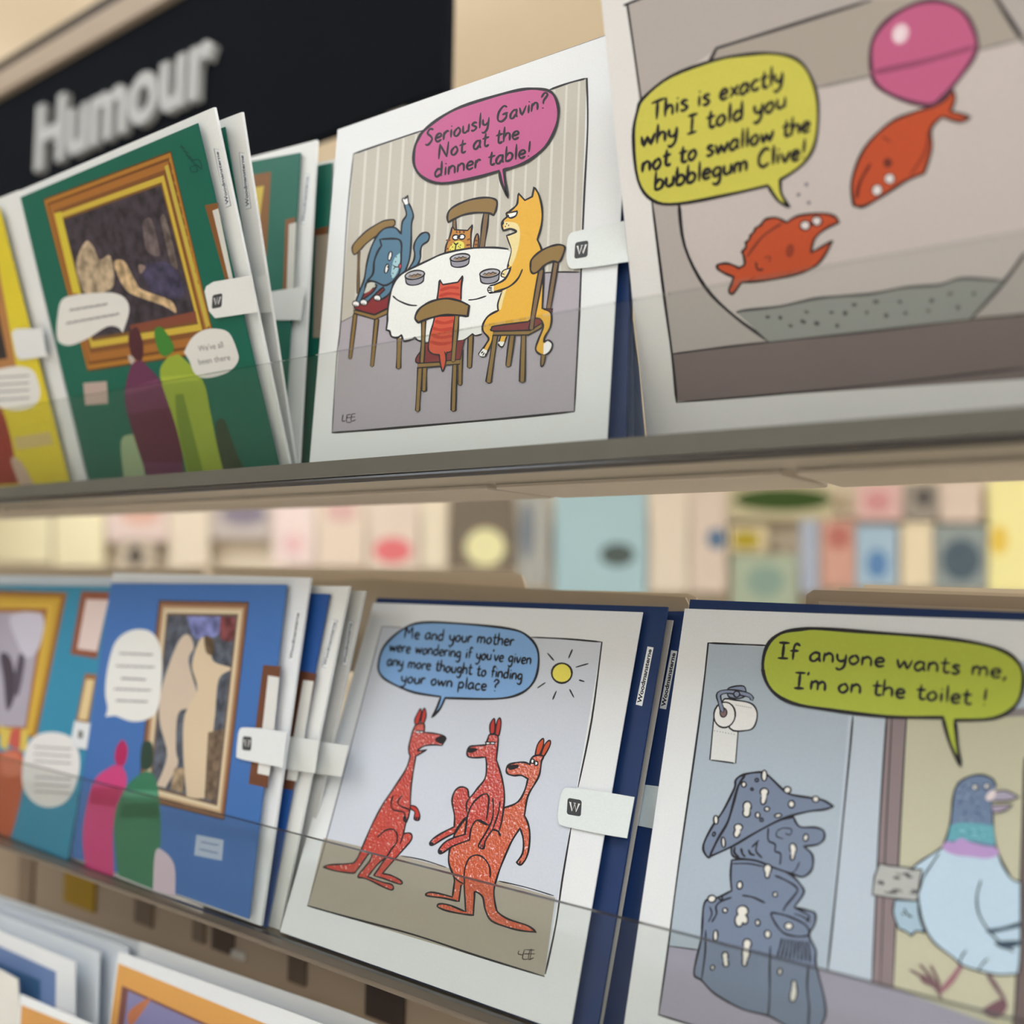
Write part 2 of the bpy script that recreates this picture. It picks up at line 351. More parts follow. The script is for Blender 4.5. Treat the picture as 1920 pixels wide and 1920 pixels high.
for x in (XL, XR-.03): rbox('upright', (x, .0665, FZ), (x+.03, .0965, .5), post_m, .002)
rbox('base', (XL, -.10, FZ), (XR, .15, FZ+.12), shelf_m, .002)
def acrylic(y0, z0, y1, z1, t=.0028, edge=ACREDGE):
    d = Vector((0, y1-y0, z1-z0)).normalized(); n = Vector((0, -d.z, d.y))
    a, b_ = Vector((0, y0, z0-FZ)), Vector((0, y1, z1-FZ)); q = [a, b_, b_+n*t, a+n*t]
    vs = [(XL, p.y, p.z) for p in q]+[(XR-.0, p.y, p.z) for p in q]
    fs = [(0, 4, 5, 1), (1, 5, 6, 2), (2, 6, 7, 3), (3, 7, 4, 0), (0, 1, 2, 3), (7, 6, 5, 4)]
    o = mesh_obj('acrylic_front', vs, fs, [ACR, edge], rack, [0, 1, 0, 1, 0, 0]); o['label'] = 'clear acrylic strip holding the cards in'
acrylic(-.0260, -.0085, -.0290, .0440, .0028, ACR)
acrylic(-.0085, -.2165, -.0040, -.1703, .0028, mat((52, 46, 42), .3, 'acrylic_edge'))
acrylic(-.045, -.436, -.030, -.392)

def reflection_patch(name, px, c_, label, th=.002):  # blurred reflections in the panel, built as thin coloured patches
    P = yz_plane(.0903, 0); a, b_ = P.loc(px[0], px[1])[:2]; c_2, d_ = P.loc(px[2], px[3])[:2]
    o = rbox(name, (a, .0905-th-.0002, d_), (c_2, .0903, b_), mat(c_, .5, 'metal'), .0006); o['label'] = label
reflection_patch('yellow_reflection', (125, 1622, 180, 1712), (186, 148, 36), 'yellow reflection in the back panel, built as a raised patch')  # yellow patch stands in for a reflection
for q, cc in (((40, 1600, 62, 1700), (160, 140, 118)), ((258, 1650, 288, 1740), (128, 110, 92)), ((366, 1690, 386, 1770), (134, 116, 98)), ((402, 1705, 440, 1792), (92, 78, 68)), ((545, 1760, 575, 1850), (112, 95, 80)), ((690, 1800, 760, 1930), (74, 62, 56))):
    reflection_patch('dark_reflection', q, cc, 'dark reflection in the back panel, built as a raised patch')
reflection_patch('pale_reflection', (436, 1776, 462, 1802), (214, 210, 198), 'small pale reflection in the back panel, built as a raised patch')
# header sign
PS = Plane((0, .22, 0), (1, 0, 0), (0, 0, 1))
sgn = empty('header_sign', (-.35, .22, .31), 'dark grey header board above the cards with white raised letters', 'sign')
def srect(name, x0, x1, z0, z1, y0, y1, m_, **k):
    o = box(name, (x0+.35, y0-.22, z0-.31), (x1+.35, y1-.22, z1-.31), m_, sgn, .001); return o
xr = CAM.x + (PS.loc(833, 100)[0]-CAM.x)
z_bot, z_top, z_t2, z_d2 = .3135, .5035, .532, .5435
srect('board', -1.9, xr, z_bot, z_top, .22, .232, mat((22, 25, 30), .95, 'board'))
srect('trim', -1.9, xr, z_top+.0005, z_t2, .212, .236, mat((176, 160, 142), .5, 'trim'))
srect('trim', -1.9, xr, z_t2+.0005, z_d2+.006, .216, .236, mat((58, 50, 44), .5, 'trim'))
for x in (-1.45, xr-.06): srect('bracket', x, x+.02, .24, z_bot-.0005, .222, .23, post_m)
# raised letters
def letters(word, x0, x1, zb, zc):
    widths = []; objs = []
    cu = bpy.data.curves.new('t', 'FONT'); cu.body = word; cu.offset = .028; cu.extrude = .02; cu.resolution_u = 4
    to = bpy.data.objects.new('t', cu); COL.objects.link(to); dg = bpy.context.evaluated_depsgraph_get()
    me = bpy.data.meshes.new_from_object(to.evaluated_get(dg)); X1 = max(v.co.x for v in me.vertices); Z1 = max(v.co.y for v in me.vertices); X0 = min(v.co.x for v in me.vertices)
    adv = 0.0
    for i, ch in enumerate(word):
        cu.body = word[:i+1]; dg.update(); m1 = bpy.data.meshes.new_from_object(to.evaluated_get(dg)); e1 = max(v.co.x for v in m1.vertices)
        cu.body = ch; dg.update(); m2 = bpy.data.meshes.new_from_object(to.evaluated_get(dg)); e2 = max(v.co.x for v in m2.vertices)
        sh = e1-e2; vs = [((v.co.x+sh-X0)/(X1-X0)*(x1-x0)+x0+.35, -.004-v.co.z*.2, v.co.y/Z1*(zc-zb)+zb-.31) for v in m2.vertices]
        mesh_obj('letter', vs, [tuple(p.vertices) for p in m2.polygons], [mat((188, 190, 190), .6, 'letter')], sgn)
        bpy.data.meshes.remove(m1); bpy.data.meshes.remove(m2)
    bpy.data.objects.remove(to)
lx0, _, lzb = CAM.x+(PS.loc(77, 322)[0]-CAM.x), 0, PS.loc(77, 322)[1]
letters('Humour', lx0, PS.loc(410, 192)[0], lzb, PS.loc(80, 206)[1])

# ================================================================== CARD 1: cats at the dinner table
c = Card(PC, 'greeting_card', 'white card of cartoon cats at a dinner table with pink speech bubble, on upper shelf')
c.folded('X 633,243 1184,50 1137,839 580,872')
a = c.art('picture_panel')
a.F((196, 192, 180), 'Z 290,645* 1525,245* D 1497,705* 318,808*')
a.F((176, 170, 178), 'Z 222,1535* 310,1490* X 760,560* 1020,510* 1088,509* D 1497,705* 318,808*')
pTL, pTR = pts('Z 290,645 1525,245'); 
for i in range(1, 19):
    t = i/18.6; x = pTL[0]+(pTR[0]-pTL[0])*t; y = pTL[1]+(pTR[1]-pTL[1])*t+2
    xb = 641+(1088-641)*t; yb = 601-95*min(1, t*1.25) if t < .8 else 508
    a.line([(x, y), (x+(xb-x)*.5, y+(yb-y)*.5), (xb, yb)], 3.4, (216, 214, 204), taper=False, vary=.1)
a.S('B 1320,1030 1500,1020 1715,1022', 2.2)
a.S('Z 222,1537 310,1492', 1)
a.S('Z 290,645* 450,590 660,520*', 2.4); a.S('Z 1330,305* 1430,270 1525,245* 1530,500 1510,900 Z 1490,1400 D 1518,300 1497,705*', 2.8)
a.S('D 1497,705 1200,735 800,770 500,795 318,808', 3.2); a.S('D 318,808* 340,450 Z 222,1540 255,1000 290,645*', 1.4)
a.S('C 15,1085 8,1140 32,1138', 1.6); a.S('C 50,1085 45,1148 85,1150', 1.4); a.S('C 48,1112 80,1110', 1.3); a.S('C 50,1087 80,1084', 1.3); a.S('C 90,1080 84,1140 122,1130', 1.4); a.S('C 86,1108 118,1104', 1.3); a.S('C 88,1082 120,1076', 1.3)
a.done()
BR = (142, 114, 62); RED = (132, 38, 42); BLUE = (84, 124, 150); YEL = (232, 180, 62); ORC = (208, 86, 58)
a = c.art('printed_chair')
a.bar((120, 96, 60), 'A 318,790 312,1000 308,1260', 3.2, 1)
a.bar(BR, 'A 278,1490 X 656.4,672', 4.6, 1.4); a.bar(BR, 'A 518,1550 C 263,668', 5, 1.6)
a.FO(RED, 'A 262,1430* 330,1260* 430,1200* 700,1200* 650,1420* 495,1500* 380,1470', 2)
a.FO(BR, 'A 262,1445* 380,1475 495,1503* 650,1430* 640,1492* 495,1555* 262,1485*', 2)
a.FO(BR, 'A 265,825 240,760 270,690 400,560 560,460 640,435 710,432 725,465 710,500 600,570 500,625 400,700 330,775', 2)
a.done()
a = c.art('printed_cat')
a.FO(BLUE, 'A 860,1010* 930,900 945,820 935,740 960,660 1020,590 1080,575 1110,610 1095,670 1030,720 1010,790 1010,860 985,930* 930,980', 2.6)
a.FO(BLUE, 'A 830,262 852,375 805,460 792,595* 745,535 690,515 600,535 520,615 450,760 405,930 380,1090 340,1200 282,1350* 325,1378* 380,1245 410,1135 520,1170* 470,1250 360,1330* 405,1372* 500,1270 590,1190* 608,1218* 535,1290* 560,1335* 640,1285 690,1210 720,1110 840,1010* 885,880 905,700 910,480 930,390 905,300 872,240*', 2.6)
a.F((205, 205, 192), 'A 425,1145 500,1150 440,1230 375,1262*')
a.FO(BLUE, 'A 553,652* 700,645 775,660 797,720 792,830 780,1000 740,1080 680,1140 600,1172 500,1130 410,1118* 475,1040 490,900 530,790 572,725*', 2.8)
a.F((168, 208, 218), 'A 780,805* 720,860 690,960 682,1060 705,1088 750,1020 780,900')
a.ell((250, 250, 248), 668, 840, 20, 52, 12, 1.8, 'A').ell((250, 250, 248), 630, 982, 20, 52, 14, 1.8, 'A')
a.ell(INK, 678, 862, 7, 12, 10, 0, 'A').ell(INK, 642, 962, 7, 12, 10, 0, 'A')
a.S('A 700,940 725,960 765,965', 1.5).S('A 705,990 728,962', 1.5).ell((205, 70, 82), 780, 955, 17, 28, 0, 1.2, 'A')
for x, y in ((738, 850), (730, 905), (700, 1035), (680, 1065)): a.ell(INK, x, y, 7, 8, 0, 0, 'A', n=8)
a.F((250, 250, 250), 'A 800,215 815,200* 830,180 838,200* 855,165* 872,160* 872,245 835,263*').S('A 835,263 805,215 820,185 835,200 842,170 852,195 865,155 875,245', 1.6)
for x, y in ((285, 1378), (372, 1362), (525, 1312)):
    a.ell((248, 248, 248), x, y, 40, 32, 15, 1.6, 'A'); a.S('A %d,%d %d,%d' % (x-15, y+30, x-8, y+8), 1.2).S('A %d,%d %d,%d' % (x+8, y+32, x+8, y+10), 1.2)
a.done('blue cat bending to lick itself with one leg in the air')
a = c.art('printed_chair')
a.bar((128, 102, 70), 'A 1392,420 1392,545', 4.4, 1.5).bar((128, 102, 70), 'A 1750,360 1725,560 1702,745', 7, 2)
a.FO(BR, 'A 1322,462* 1312,400 1342,320 1450,250 1600,200 1750,182 1840,198 1872,235 1860,320 1832,382* 1780,358 1640,352 1500,375 1400,418', 2.8)
a.done()
a = c.art('printed_cat')
a.FO((165, 112, 52), 'A 1602,760* 1620,650 1650,588 1665,650 1655,760*', 2)
a.S('A 1625,665 1655,668', 2.4, (110, 62, 30)).S('A 1620,710 1655,712', 2.4, (110, 62, 30))
a.FO((198, 138, 58), 'A 1283,830* 1300,720 1340,620 1368,505* 1395,545* 1540,552* 1597,488* 1578,600 1580,770* 1450,800', 2.4)
for d in ('1300,665 1345,660', '1295,755 1325,760', '1535,660 1575,645', '1525,720 1575,712', '1415,560 1420,580', '1450,556 1455,582', '1500,558 1498,580', '1520,760 1570,750'): a.S('A '+d, 2.6, (120, 66, 34))
a.F((232, 224, 98), 'A 1340,785 1350,725 1400,678 1460,672 1500,700 1500,750 1480,775*')
a.ell((252, 252, 250), 1405, 630, 34, 28, -10, 2, 'A').ell((252, 252, 250), 1476, 624, 34, 28, -10, 2, 'A').ell(INK, 1428, 630, 9, 10, 0, 0, 'A').ell(INK, 1453, 622, 9, 10, 0, 0, 'A')
a.S('A 1385,690 1410,710 1435,690', 2).S('A 1410,710 1400,780', 1.6)
for x, y in ((1358, 715), (1372, 740), (1345, 770), (1440, 735), (1460, 718), (1455, 745)): a.ell(INK, x, y, 6, 7, 0, 0, 'A', n=8)
a.done('small ginger tabby kitten with a yellow muzzle')
a = c.art('printed_table')
for d in ('C 498,400 490,685', 'C 1110,380 1098,678'): a.bar(BR, d, 6, 1.8)
a.F((240, 243, 240), 'A 870,1000 1100,890 1350,800 1650,748 1920,745 X 960,475* 960,560* C 1380,30* 1340,190 1215,300 1200,400* 1150,405 1125,395* 1050,445 880,460 740,460 680,457* 660,450 630,425* 600,442 540,455 520,430* 480,425 430,420 415,370* 385,360* 400,280 A 640,1500 655,1350 690,1200 760,1080')
a.S('B 918,762 750,745 480,755 200,810 A 1100,888 870,1000 755,1080 690,1200 655,1350 640,1500 C 395,280 385,358* 415,370* 430,415 480,425 515,402* 525,432 540,455 600,442 630,425* 655,448 690,458', 2.8)
a.S('C 990,470 1060,440 1125,393* 1150,408 1205,395', 2)
a.S('A 700,1290 760,1340 880,1390 970,1397', 2.4).S('A 1550,1335 1640,1325 1750,1290', 2)
for cx, cy, rx, ry, h, ro in ((777.8, 515.5, 18.5, 8, 11, -10), (862.5, 483, 18.5, 7, 11, -8), (918.3, 512.3, 19, 7.6, 12, -8)):
    r = math.radians(ro); L_ = lambda u, v: (cx+u*rx*math.cos(r)-v*ry*math.sin(r), cy+u*rx*math.sin(r)+v*ry*math.cos(r))
    low = [L_(math.cos(t)*.9, math.sin(t)) for t in [math.pi*i/10 for i in range(11)]]
    pl = [L_(1, 0)]+[(x, y+h) for x, y in low]+[L_(-1, 0)]
    a.poly((150, 150, 160), pl); a.line(pl, 2, INK)
    a.ell((178, 178, 186), cx, cy, rx, ry, ro, 2.2); a.ell((146, 122, 96), cx+1, cy+2, rx*.66, ry*.45, ro, 0)
    a.line([L_(-.7+.2*i, .25-(.45 if i % 2 else .1)*(1 if i not in (0, 7) else 0)) for i in range(8)], 1.3, INK)
a.done('white tablecloth with three grey food bowls')
a = c.art('printed_cat')
a.F((238, 220, 160), 'B 905,985 850,1015 835,1070 885,1085*').S('B 905,985 855,1010 838,1065 880,1082', 1.8).S('B 850,1040 875,1045', 1.4)
a.FO(YEL, 'C 1370,405* 1345,480 1360,500 1385,500 1420,405*', 1.8).F((245, 245, 240), 'C 1352,460 1342,480 1362,498 1388,498 1398,465').S('C 1345,475 1362,498 1385,500 1398,470', 1.4)
a.FO(YEL, 'B 935,335 1000,280 1022,235 1030,133* 1105,213* 1187,172* 1210,63* 1265,160 1300,330 1290,500 1245,655* 1290,760 1310,900 1315,1100 1300,1430* 1380,1460 1405,1530 1390,1640 1330,1750 1318,1812* C 1745,458 1775,448 1808,480 1792,540 1740,577 1690,560 1665,520 1690,440 1730,340 1722,296* 1600,300 1320,330* 1310,400* 1290,470 1235,582* 1200,585 1180,568* 1240,480 1262,430 1215,370 1215,310 1260,240 1345,192* B 800,1430* 805,1370 850,1235* 710,1256* 690,1215 715,1180 770,1160 880,1100 950,975* 905,985* 955,800 950,740 900,610* 1005,572 940,535 860,552* 845,490 860,440 905,400* 898,358*', 2.8)
a.F((240, 222, 160), 'B 868,455* 950,457 1020,480 1050,560 1040,700 1000,850 955,955* 925,930 955,800 950,740 908,615* 1008,572 940,532 868,545*')
a.F((240, 222, 160), 'B 905,1195* 870,1300 835,1440 812,1432* 812,1370 855,1235*')
a.S('B 900,610 1005,572 990,548 940,533 862,550 845,490 862,440', 2.6)
a.F((250, 250, 248), 'B 905,375* 1020,338* 1000,385 940,412').S('B 895,358* 1022,335* 1002,388 940,412 905,380', 2.4).ell(INK, 915, 388, 12, 14, 0, 0, 'B')
a.ell(INK, 856, 470, 14, 24, 15, 0, 'B')
for x, y in ((900, 478), (885, 508), (922, 495)): a.ell(INK, x, y, 6, 9, 0, 0, 'B', n=8)
a.S('B 1077,990 1030,1090 950,1170 850,1218 705,1256', 2.6).S('B 950,960 880,1100 770,1160 715,1182 690,1215 710,1256', 2.4)
a.F((248, 246, 236), 'B 755,1165* 715,1180 692,1215 710,1250 755,1240*').S('B 755,1165 712,1182', 1.8).S('B 695,1200 735,1200', 2).S('B 695,1225 735,1222', 2).S('B 705,1252 740,1240', 2)
a.F((248, 248, 245), 'C 1735,480* 1778,452 1805,482 1790,538 1732,572*').S('C 1740,460 1775,448 1808,480 1792,540 1740,577 1690,560', 2.6)
a.F((248, 248, 245), 'C 1215,520* 1182,568 1200,585 1235,580 1250,535*').S('C 1198,560 1215,545', 1.6).S('C 1212,578 1225,555', 1.6).S('C 1232,580 1240,560', 1.6)
a.done('tall yellow cat scowling with its mouth open')
a = c.art('printed_chair')
for d in ('C 1320,405 1262,805', 'C 1465,405 1430,665', 'C 1562,400 1550,800'): a.bar(BR, d, 6.4, 2)
a.F(BR, 'C 1712,575* 1712,665* 1735,650* 1750,575*').S('C 1712,578 1710,668 1735,655 1752,575', 1.8)
a.FO((122, 48, 52), 'C 1290,345 1320,325 1600,288* 1640,262 1700,262 1728,300* 1620,362* 1310,368', 2.2)
a.FO(BR, 'C 1300,372* 1620,364* 1720,300* 1715,342* 1605,402* 1300,406*', 2)
a.bar((128, 102, 70), 'B 1455,915 1370,1440', 6, 2).bar((128, 102, 70), 'B 1290,1000 1200,1500 C 1628,350', 6, 2)
a.FO((96, 40, 44), 'C 1745,178* 1812,178* 1805,212* 1760,190*', 1.5)
a.FO(BR, 'B 1168,950 1180,880 1260,800 1370,740 1480,712 1545,728 1552,770 1512,880 1480,915* 1420,900 1330,940 1260,1010 1200,1037 1170,1005', 2.8)
a.done()
a = c.art('printed_cat')
a.FO(ORC, 'A 1195,1345* 1215,1200 1225,1108* 1262,1162* 1430,1135* 1487,1062* 1470,1180 1465,1345*', 2.6)
for d in ('1235,1225 1340,1195 1440,1200', '1225,1290 1330,1262 1455,1275'): a.S('A '+d, 4, (186, 56, 34))
a.FO(ORC, 'C 800,240* 980,235* 972,400 945,540 905,550* 895,600 867,715* 848,640 838,572* 780,562 745,520 760,400 785,310', 2.2)
for d in ('805,285 880,300 968,280', '785,345 860,360 960,345', '775,400 850,425 950,410', '762,460 850,480 945,465'): a.S('C '+d, 4.6, (186, 60, 38))
a.done('small red striped cat seen from behind')
a = c.art('printed_chair')
for d in ('C 715,680 708,878', 'C 1020,530 1016,825', 'C 675,680 652,1050', 'C 972,655 960,1048'): a.bar(BR, d, 5.6, 1.8)
a.FO((126, 44, 46), 'C 700,475* 752,470* 745,530 780,565 838,575* 850,640* 690,640* 645,640 640,600 690,530*', 1.8)
a.FO((126, 44, 46), 'C 985,455* 1055,442* 1020,612* 890,632* 898,600 905,555* 950,540*', 1.8)
a.FO(BR, 'C 655,645* 840,635* 865,705* 890,625* 1015,612* 1015,652* 890,660* 868,715* 850,670* 655,685*', 1.8)
a.F(ORC, 'C 850,560* 840,600 855,660 867,712* 890,640 898,600 888,560*').S('C 840,572 845,620 867,714 892,650 898,600 885,545', 2)
a.bar(BR, 'C 705,280 700,480 690,635', 5, 1.8).bar(BR, 'C 990,240 975,420 958,625', 5.6, 1.8)
a.FO(BR, 'C 660,297* 632,260 650,205 690,160 780,112 900,90 1010,110 1096,150* 1082,243* 1000,233 880,232 760,258', 3)
a.done()
a = c.art('speech_bubble')
bub = 'Q 190,555 350,430 560,320 900,212 1130,155 1280,140 1430,160 1500,230 1532,370 1500,540 1400,720 1230,860 1080,925 985,950* 1000,1080 1025,1230* 965,1090 938,962* 700,1030 370,1087 180,1030 90,910 90,750 130,640'
a.FO((196, 94, 146), bub, 4); o = a.done('pink speech bubble')
a = c.art('lettering', o)
a.text('Seriously Gavin?', 'Q 195,712 1425,322', (1.2, -15), 2.8).text('Not at the', 'Q 325,845 1145,632', (1, -15), 2.8).text('dinner table!', 'Q 285,1032 1265,812', (1, -15), 2.8)
a.done()
c.k = .0009
tb = c.sheet('seal_tab', 'Z 1418,1150 1425,1090 1445,1062 1490,1050 1560,1036* 1722,1000* 1745,1215* 1600,1238* 1500,1250 1440,1250 1420,1215', (226, 232, 230), .0011, .0003, smooth=True, label='white sticker sealing the card to its envelope')
c.k = .00112; emblem(c, 1090, 468, 26, 31, .96, -.16, tb)
ev = c.sheet('envelope', 'X 652,237 1192,46 1172,836 596,871', NAVY, -.0035, .0012, label='navy blue envelope')
for i, (dk, d, nm) in enumerate(((-.0075, 'X 665,240 1130,72 1184,560 1188,836 610,870', 'navy card envelope just behind the cats card, upper shelf'), (-.0115, 'X 680,240 1120,84 1180,560 1196,690 1209,838 620,868', 'rearmost navy card envelope in the cats card pocket'))):
    e = Card(PC, 'greeting_card', nm, group=None); e.sheet('card_leaf', d, (70, 84, 112), dk, .0005); e.sheet('envelope', d, (24, 48, 92), dk-.001, .001)

# ================================================================== CARD 2: kangaroos
c = Card(PK, 'greeting_card', 'white card of three cartoon kangaroos with blue speech bubble, on lower shelf')
c.folded('X 700,1130 1205,1148 1068,1939 525,1747')
a = c.art('picture_panel')
a.F((208, 214, 224), 'k 545,238* 1588,313* 1315,1900* 193,1562*')
a.F((172, 164, 150), 'X 607,1571* 680,1588* 752,1605* 836,1626* 935,1652* 1041,1683* k 1315,1900* 193,1562*')
a.S('k 635,1325 740,1345 850,1380', 1.8).S('k 1100,1445 1230,1475 1360,1515', 1.8)
a.S('k 1255,290 1420,298 1588,313* 1540,680 1475,1000*', 2.6).S('k 1442,1190 1400,1440 1370,1650 1320,1885*', 2.8)
a.S('k 545,238* 640,243', 1.0).S('k 545,238 400,800 290,1220 193,1562', 1.2).S('k 193,1562 400,1620 700,1700 1000,1800 1315,1897', 3)
a.ell((236, 224, 96), 1398, 460, 48, 47, 0, 3, 'k')
for d in ('1330,365 1360,400', '1448,348 1430,390', '1465,432 1523,415', '1480,493 1505,500', '1435,537 1455,575', '1372,545 1355,585', '1320,505 1283,530'): a.S('k '+d, 2.4)
for d in ('1195,1775 1192,1790 1215,1795', '1222,1768 1212,1812 1240,1815', '1218,1790 1245,1790', '1248,1768 1240,1815 1265,1808', '1225,1770 1268,1772', '1245,1790 1270,1790', '1255,1765 1247,1818'): a.S('k '+d, 1.5)
a.done()
KR = (192, 56, 46)
a = c.art('printed_kangaroo')
a.FO(KR, 'K 860,235 852,190 880,125 905,90 912,130 890,222*', 2).FO(KR, 'K 905,222* 925,110 945,88 956,150 935,228*', 2)
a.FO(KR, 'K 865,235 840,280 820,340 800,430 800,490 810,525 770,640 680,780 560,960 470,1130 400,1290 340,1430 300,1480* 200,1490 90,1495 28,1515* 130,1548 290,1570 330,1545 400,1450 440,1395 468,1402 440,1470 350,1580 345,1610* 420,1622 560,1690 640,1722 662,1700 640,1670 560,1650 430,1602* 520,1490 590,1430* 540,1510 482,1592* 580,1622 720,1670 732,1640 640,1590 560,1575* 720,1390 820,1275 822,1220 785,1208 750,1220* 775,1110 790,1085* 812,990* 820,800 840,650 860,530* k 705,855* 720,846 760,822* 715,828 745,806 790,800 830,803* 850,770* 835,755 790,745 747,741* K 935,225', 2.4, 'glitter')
a.F(INK, 'k 797,776 820,758 848,760 848,782 825,795')
a.ell((245, 245, 245), 715, 738, 9, 6, 0, 1, 'k').ell((245, 245, 245), 733, 738, 9, 6, 0, 1, 'k').S('K 860,292 940,292', 1.8)
a.FO(KR, 'K 820,960 870,980 897,1040 890,1095 848,1085 852,1020 818,992', 2).S('K 850,1060 848,1090', 2.4).S('K 868,1065 865,1098', 2.4).S('K 885,1065 884,1095', 2.4)
a.S('K 660,870 640,940 660,1000 760,1025 750,1090', 2.2).S('K 740,870 700,930 730,970 800,1000 800,1050 780,1110', 2.2).S('K 758,1060 758,1100 785,1110', 3).S('K 770,1060 772,1100', 2)
a.S('K 515,1250 580,1190 650,1175 690,1210 690,1290 640,1360 570,1470', 2.4).S('K 750,1220 720,1310', 2)
a.done('red kangaroo standing on the left and speaking')
a = c.art('printed_kangaroo'); KO = (200, 82, 44)
a.FO(KO, 'J 912,372 930,280 975,233 975,290 945,362', 2.2).FO(KO, 'J 955,372 985,285 1025,248 1030,285 980,375', 2.2)
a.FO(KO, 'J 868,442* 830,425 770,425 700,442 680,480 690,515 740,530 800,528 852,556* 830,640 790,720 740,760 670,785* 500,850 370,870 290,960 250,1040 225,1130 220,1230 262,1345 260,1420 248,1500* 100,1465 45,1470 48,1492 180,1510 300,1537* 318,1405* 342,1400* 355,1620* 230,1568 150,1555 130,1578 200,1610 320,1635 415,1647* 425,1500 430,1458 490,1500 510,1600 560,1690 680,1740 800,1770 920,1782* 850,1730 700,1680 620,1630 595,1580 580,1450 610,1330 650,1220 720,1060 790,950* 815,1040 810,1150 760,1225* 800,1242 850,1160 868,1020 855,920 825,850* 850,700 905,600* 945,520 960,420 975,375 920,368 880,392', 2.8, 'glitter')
a.F(INK, 'J 692,470 700,448 770,443 775,465 720,485')
a.ell((248, 248, 246), 890, 415, 15, 17, 0, 2, 'J').ell((248, 248, 246), 918, 432, 15, 17, 0, 2, 'J').ell(INK, 897, 417, 4, 5, 0, 0, 'J', n=8).ell(INK, 910, 430, 4, 5, 0, 0, 'J', n=8)
a.S('J 345,1400 345,1290 380,1195 440,1165 500,1190 545,1260 550,1345', 2.4).S('J 262,1340 300,1375 340,1395', 2.2).S('J 770,1210 765,1232', 2).S('J 790,1215 785,1240', 2)
a.done('orange mother kangaroo carrying a grown young one')
a = c.art('printed_kangaroo')
a.FO(KR, 'J 552,192 550,120 582,72 588,125 582,190', 2.2).FO(KR, 'J 592,203 602,110 625,68 638,110 620,208', 2.2)
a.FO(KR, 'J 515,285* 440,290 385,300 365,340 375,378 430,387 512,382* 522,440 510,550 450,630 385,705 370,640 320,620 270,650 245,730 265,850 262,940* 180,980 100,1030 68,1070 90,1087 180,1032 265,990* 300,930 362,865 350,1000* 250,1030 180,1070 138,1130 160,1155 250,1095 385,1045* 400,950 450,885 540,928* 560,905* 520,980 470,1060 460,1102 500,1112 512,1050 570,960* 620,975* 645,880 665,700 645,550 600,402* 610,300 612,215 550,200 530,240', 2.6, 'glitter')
a.F(INK, 'J 368,340 375,308 452,318 405,348').ell((248, 248, 246), 533, 271, 18, 10, 0, 1.6, 'J').ell((248, 248, 246), 570, 270, 18, 10, 0, 1.6, 'J').S('J 508,262 600,262', 2)
a.S('J 345,1000 375,830 430,730 510,675 540,720 520,890', 2.6).S('J 365,825 362,750 395,695', 2.4).S('J 572,710 575,800 560,900 475,1060', 2.2).S('J 628,735 615,830 572,955', 2.2)
a.S('J 445,885 520,925', 3).S('J 565,962 612,975 632,1015', 3).S('J 475,1080 475,1108', 1.6).S('J 490,1080 492,1110', 1.6).S('J 75,1065 95,1080', 4).S('J 145,1130 165,1148', 4)
a.done('red young kangaroo riding in the pouch')
a = c.art('speech_bubble')
a.FO((132, 176, 226), 'k 528,425 555,335 640,255 740,220 950,228 1150,250 1230,280 1282,345 1285,440 1255,515 1190,562 1080,582 845,578* 820,630 782,670* 808,620 825,572* 700,552 600,512 545,475', 3.4); o = a.done('blue speech bubble')
a = c.art('lettering', o)
a.text('Me and your mother', 'k 650,293 1172,331', (1.5, -12), 2.5).text("were wondering if you've given", 'k 580,356 1254,418', (1.5, -11.5), 2.4)
a.text('any more thought to finding', 'k 568,424 1212,494', (1.5, -11.5), 2.4).text('your own place ?', 'k 634,503 1098,548', (1.5, -11.5), 2.4)
a.done()
tb = c.sheet('seal_tab', 'k 1380,1120 1390,1050 1408,1008 1440,1004 1550,1015* 1642,1030* 1742,1047* 1706,1242* 1605,1226* 1500,1205 1400,1182 1382,1160', (226, 233, 231), .0011, .0003, smooth=True, label='white sticker sealing the card to its envelope')
c.k = .00112; emblem(c, 1076.7, 1513.5, 27, 31, .985, .17, tb)
ev = c.sheet('envelope', 'X 707,1121 1252,1138 1114,1965 535,1762', NAVY, -.0035, .0012, label='navy blue envelope')
maker_label(c, 'X 1203.5,1324 1192,1321 1214.5,1212 1225.5,1215'.replace('1203.5,1324 1192,1321 1214.5,1212 1225.5,1215', '1204,1324 1225.5,1214 1214,1212 1192,1321'), -.0034, ev)
c2 = Card(PK, 'greeting_card', 'second kangaroo card behind the front one, only its grey edge and navy envelope seen')
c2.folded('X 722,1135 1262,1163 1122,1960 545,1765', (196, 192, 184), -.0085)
e2 = c2.sheet('envelope', 'X 735,1150 1288,1146 1165,1990 560,1765', (26, 54, 104), -.012, .0012, label='navy blue envelope')
maker_label(c2, 'X 1249,1330 1270,1221 1258.5,1219 1237,1328', -.0119, e2)
c2.sheet('seal_tab', 'T 60,893* 130,902* 100,1082* 30,1068*', (206, 220, 224), -.0113, .0003, label='white sticker sealing the envelope')

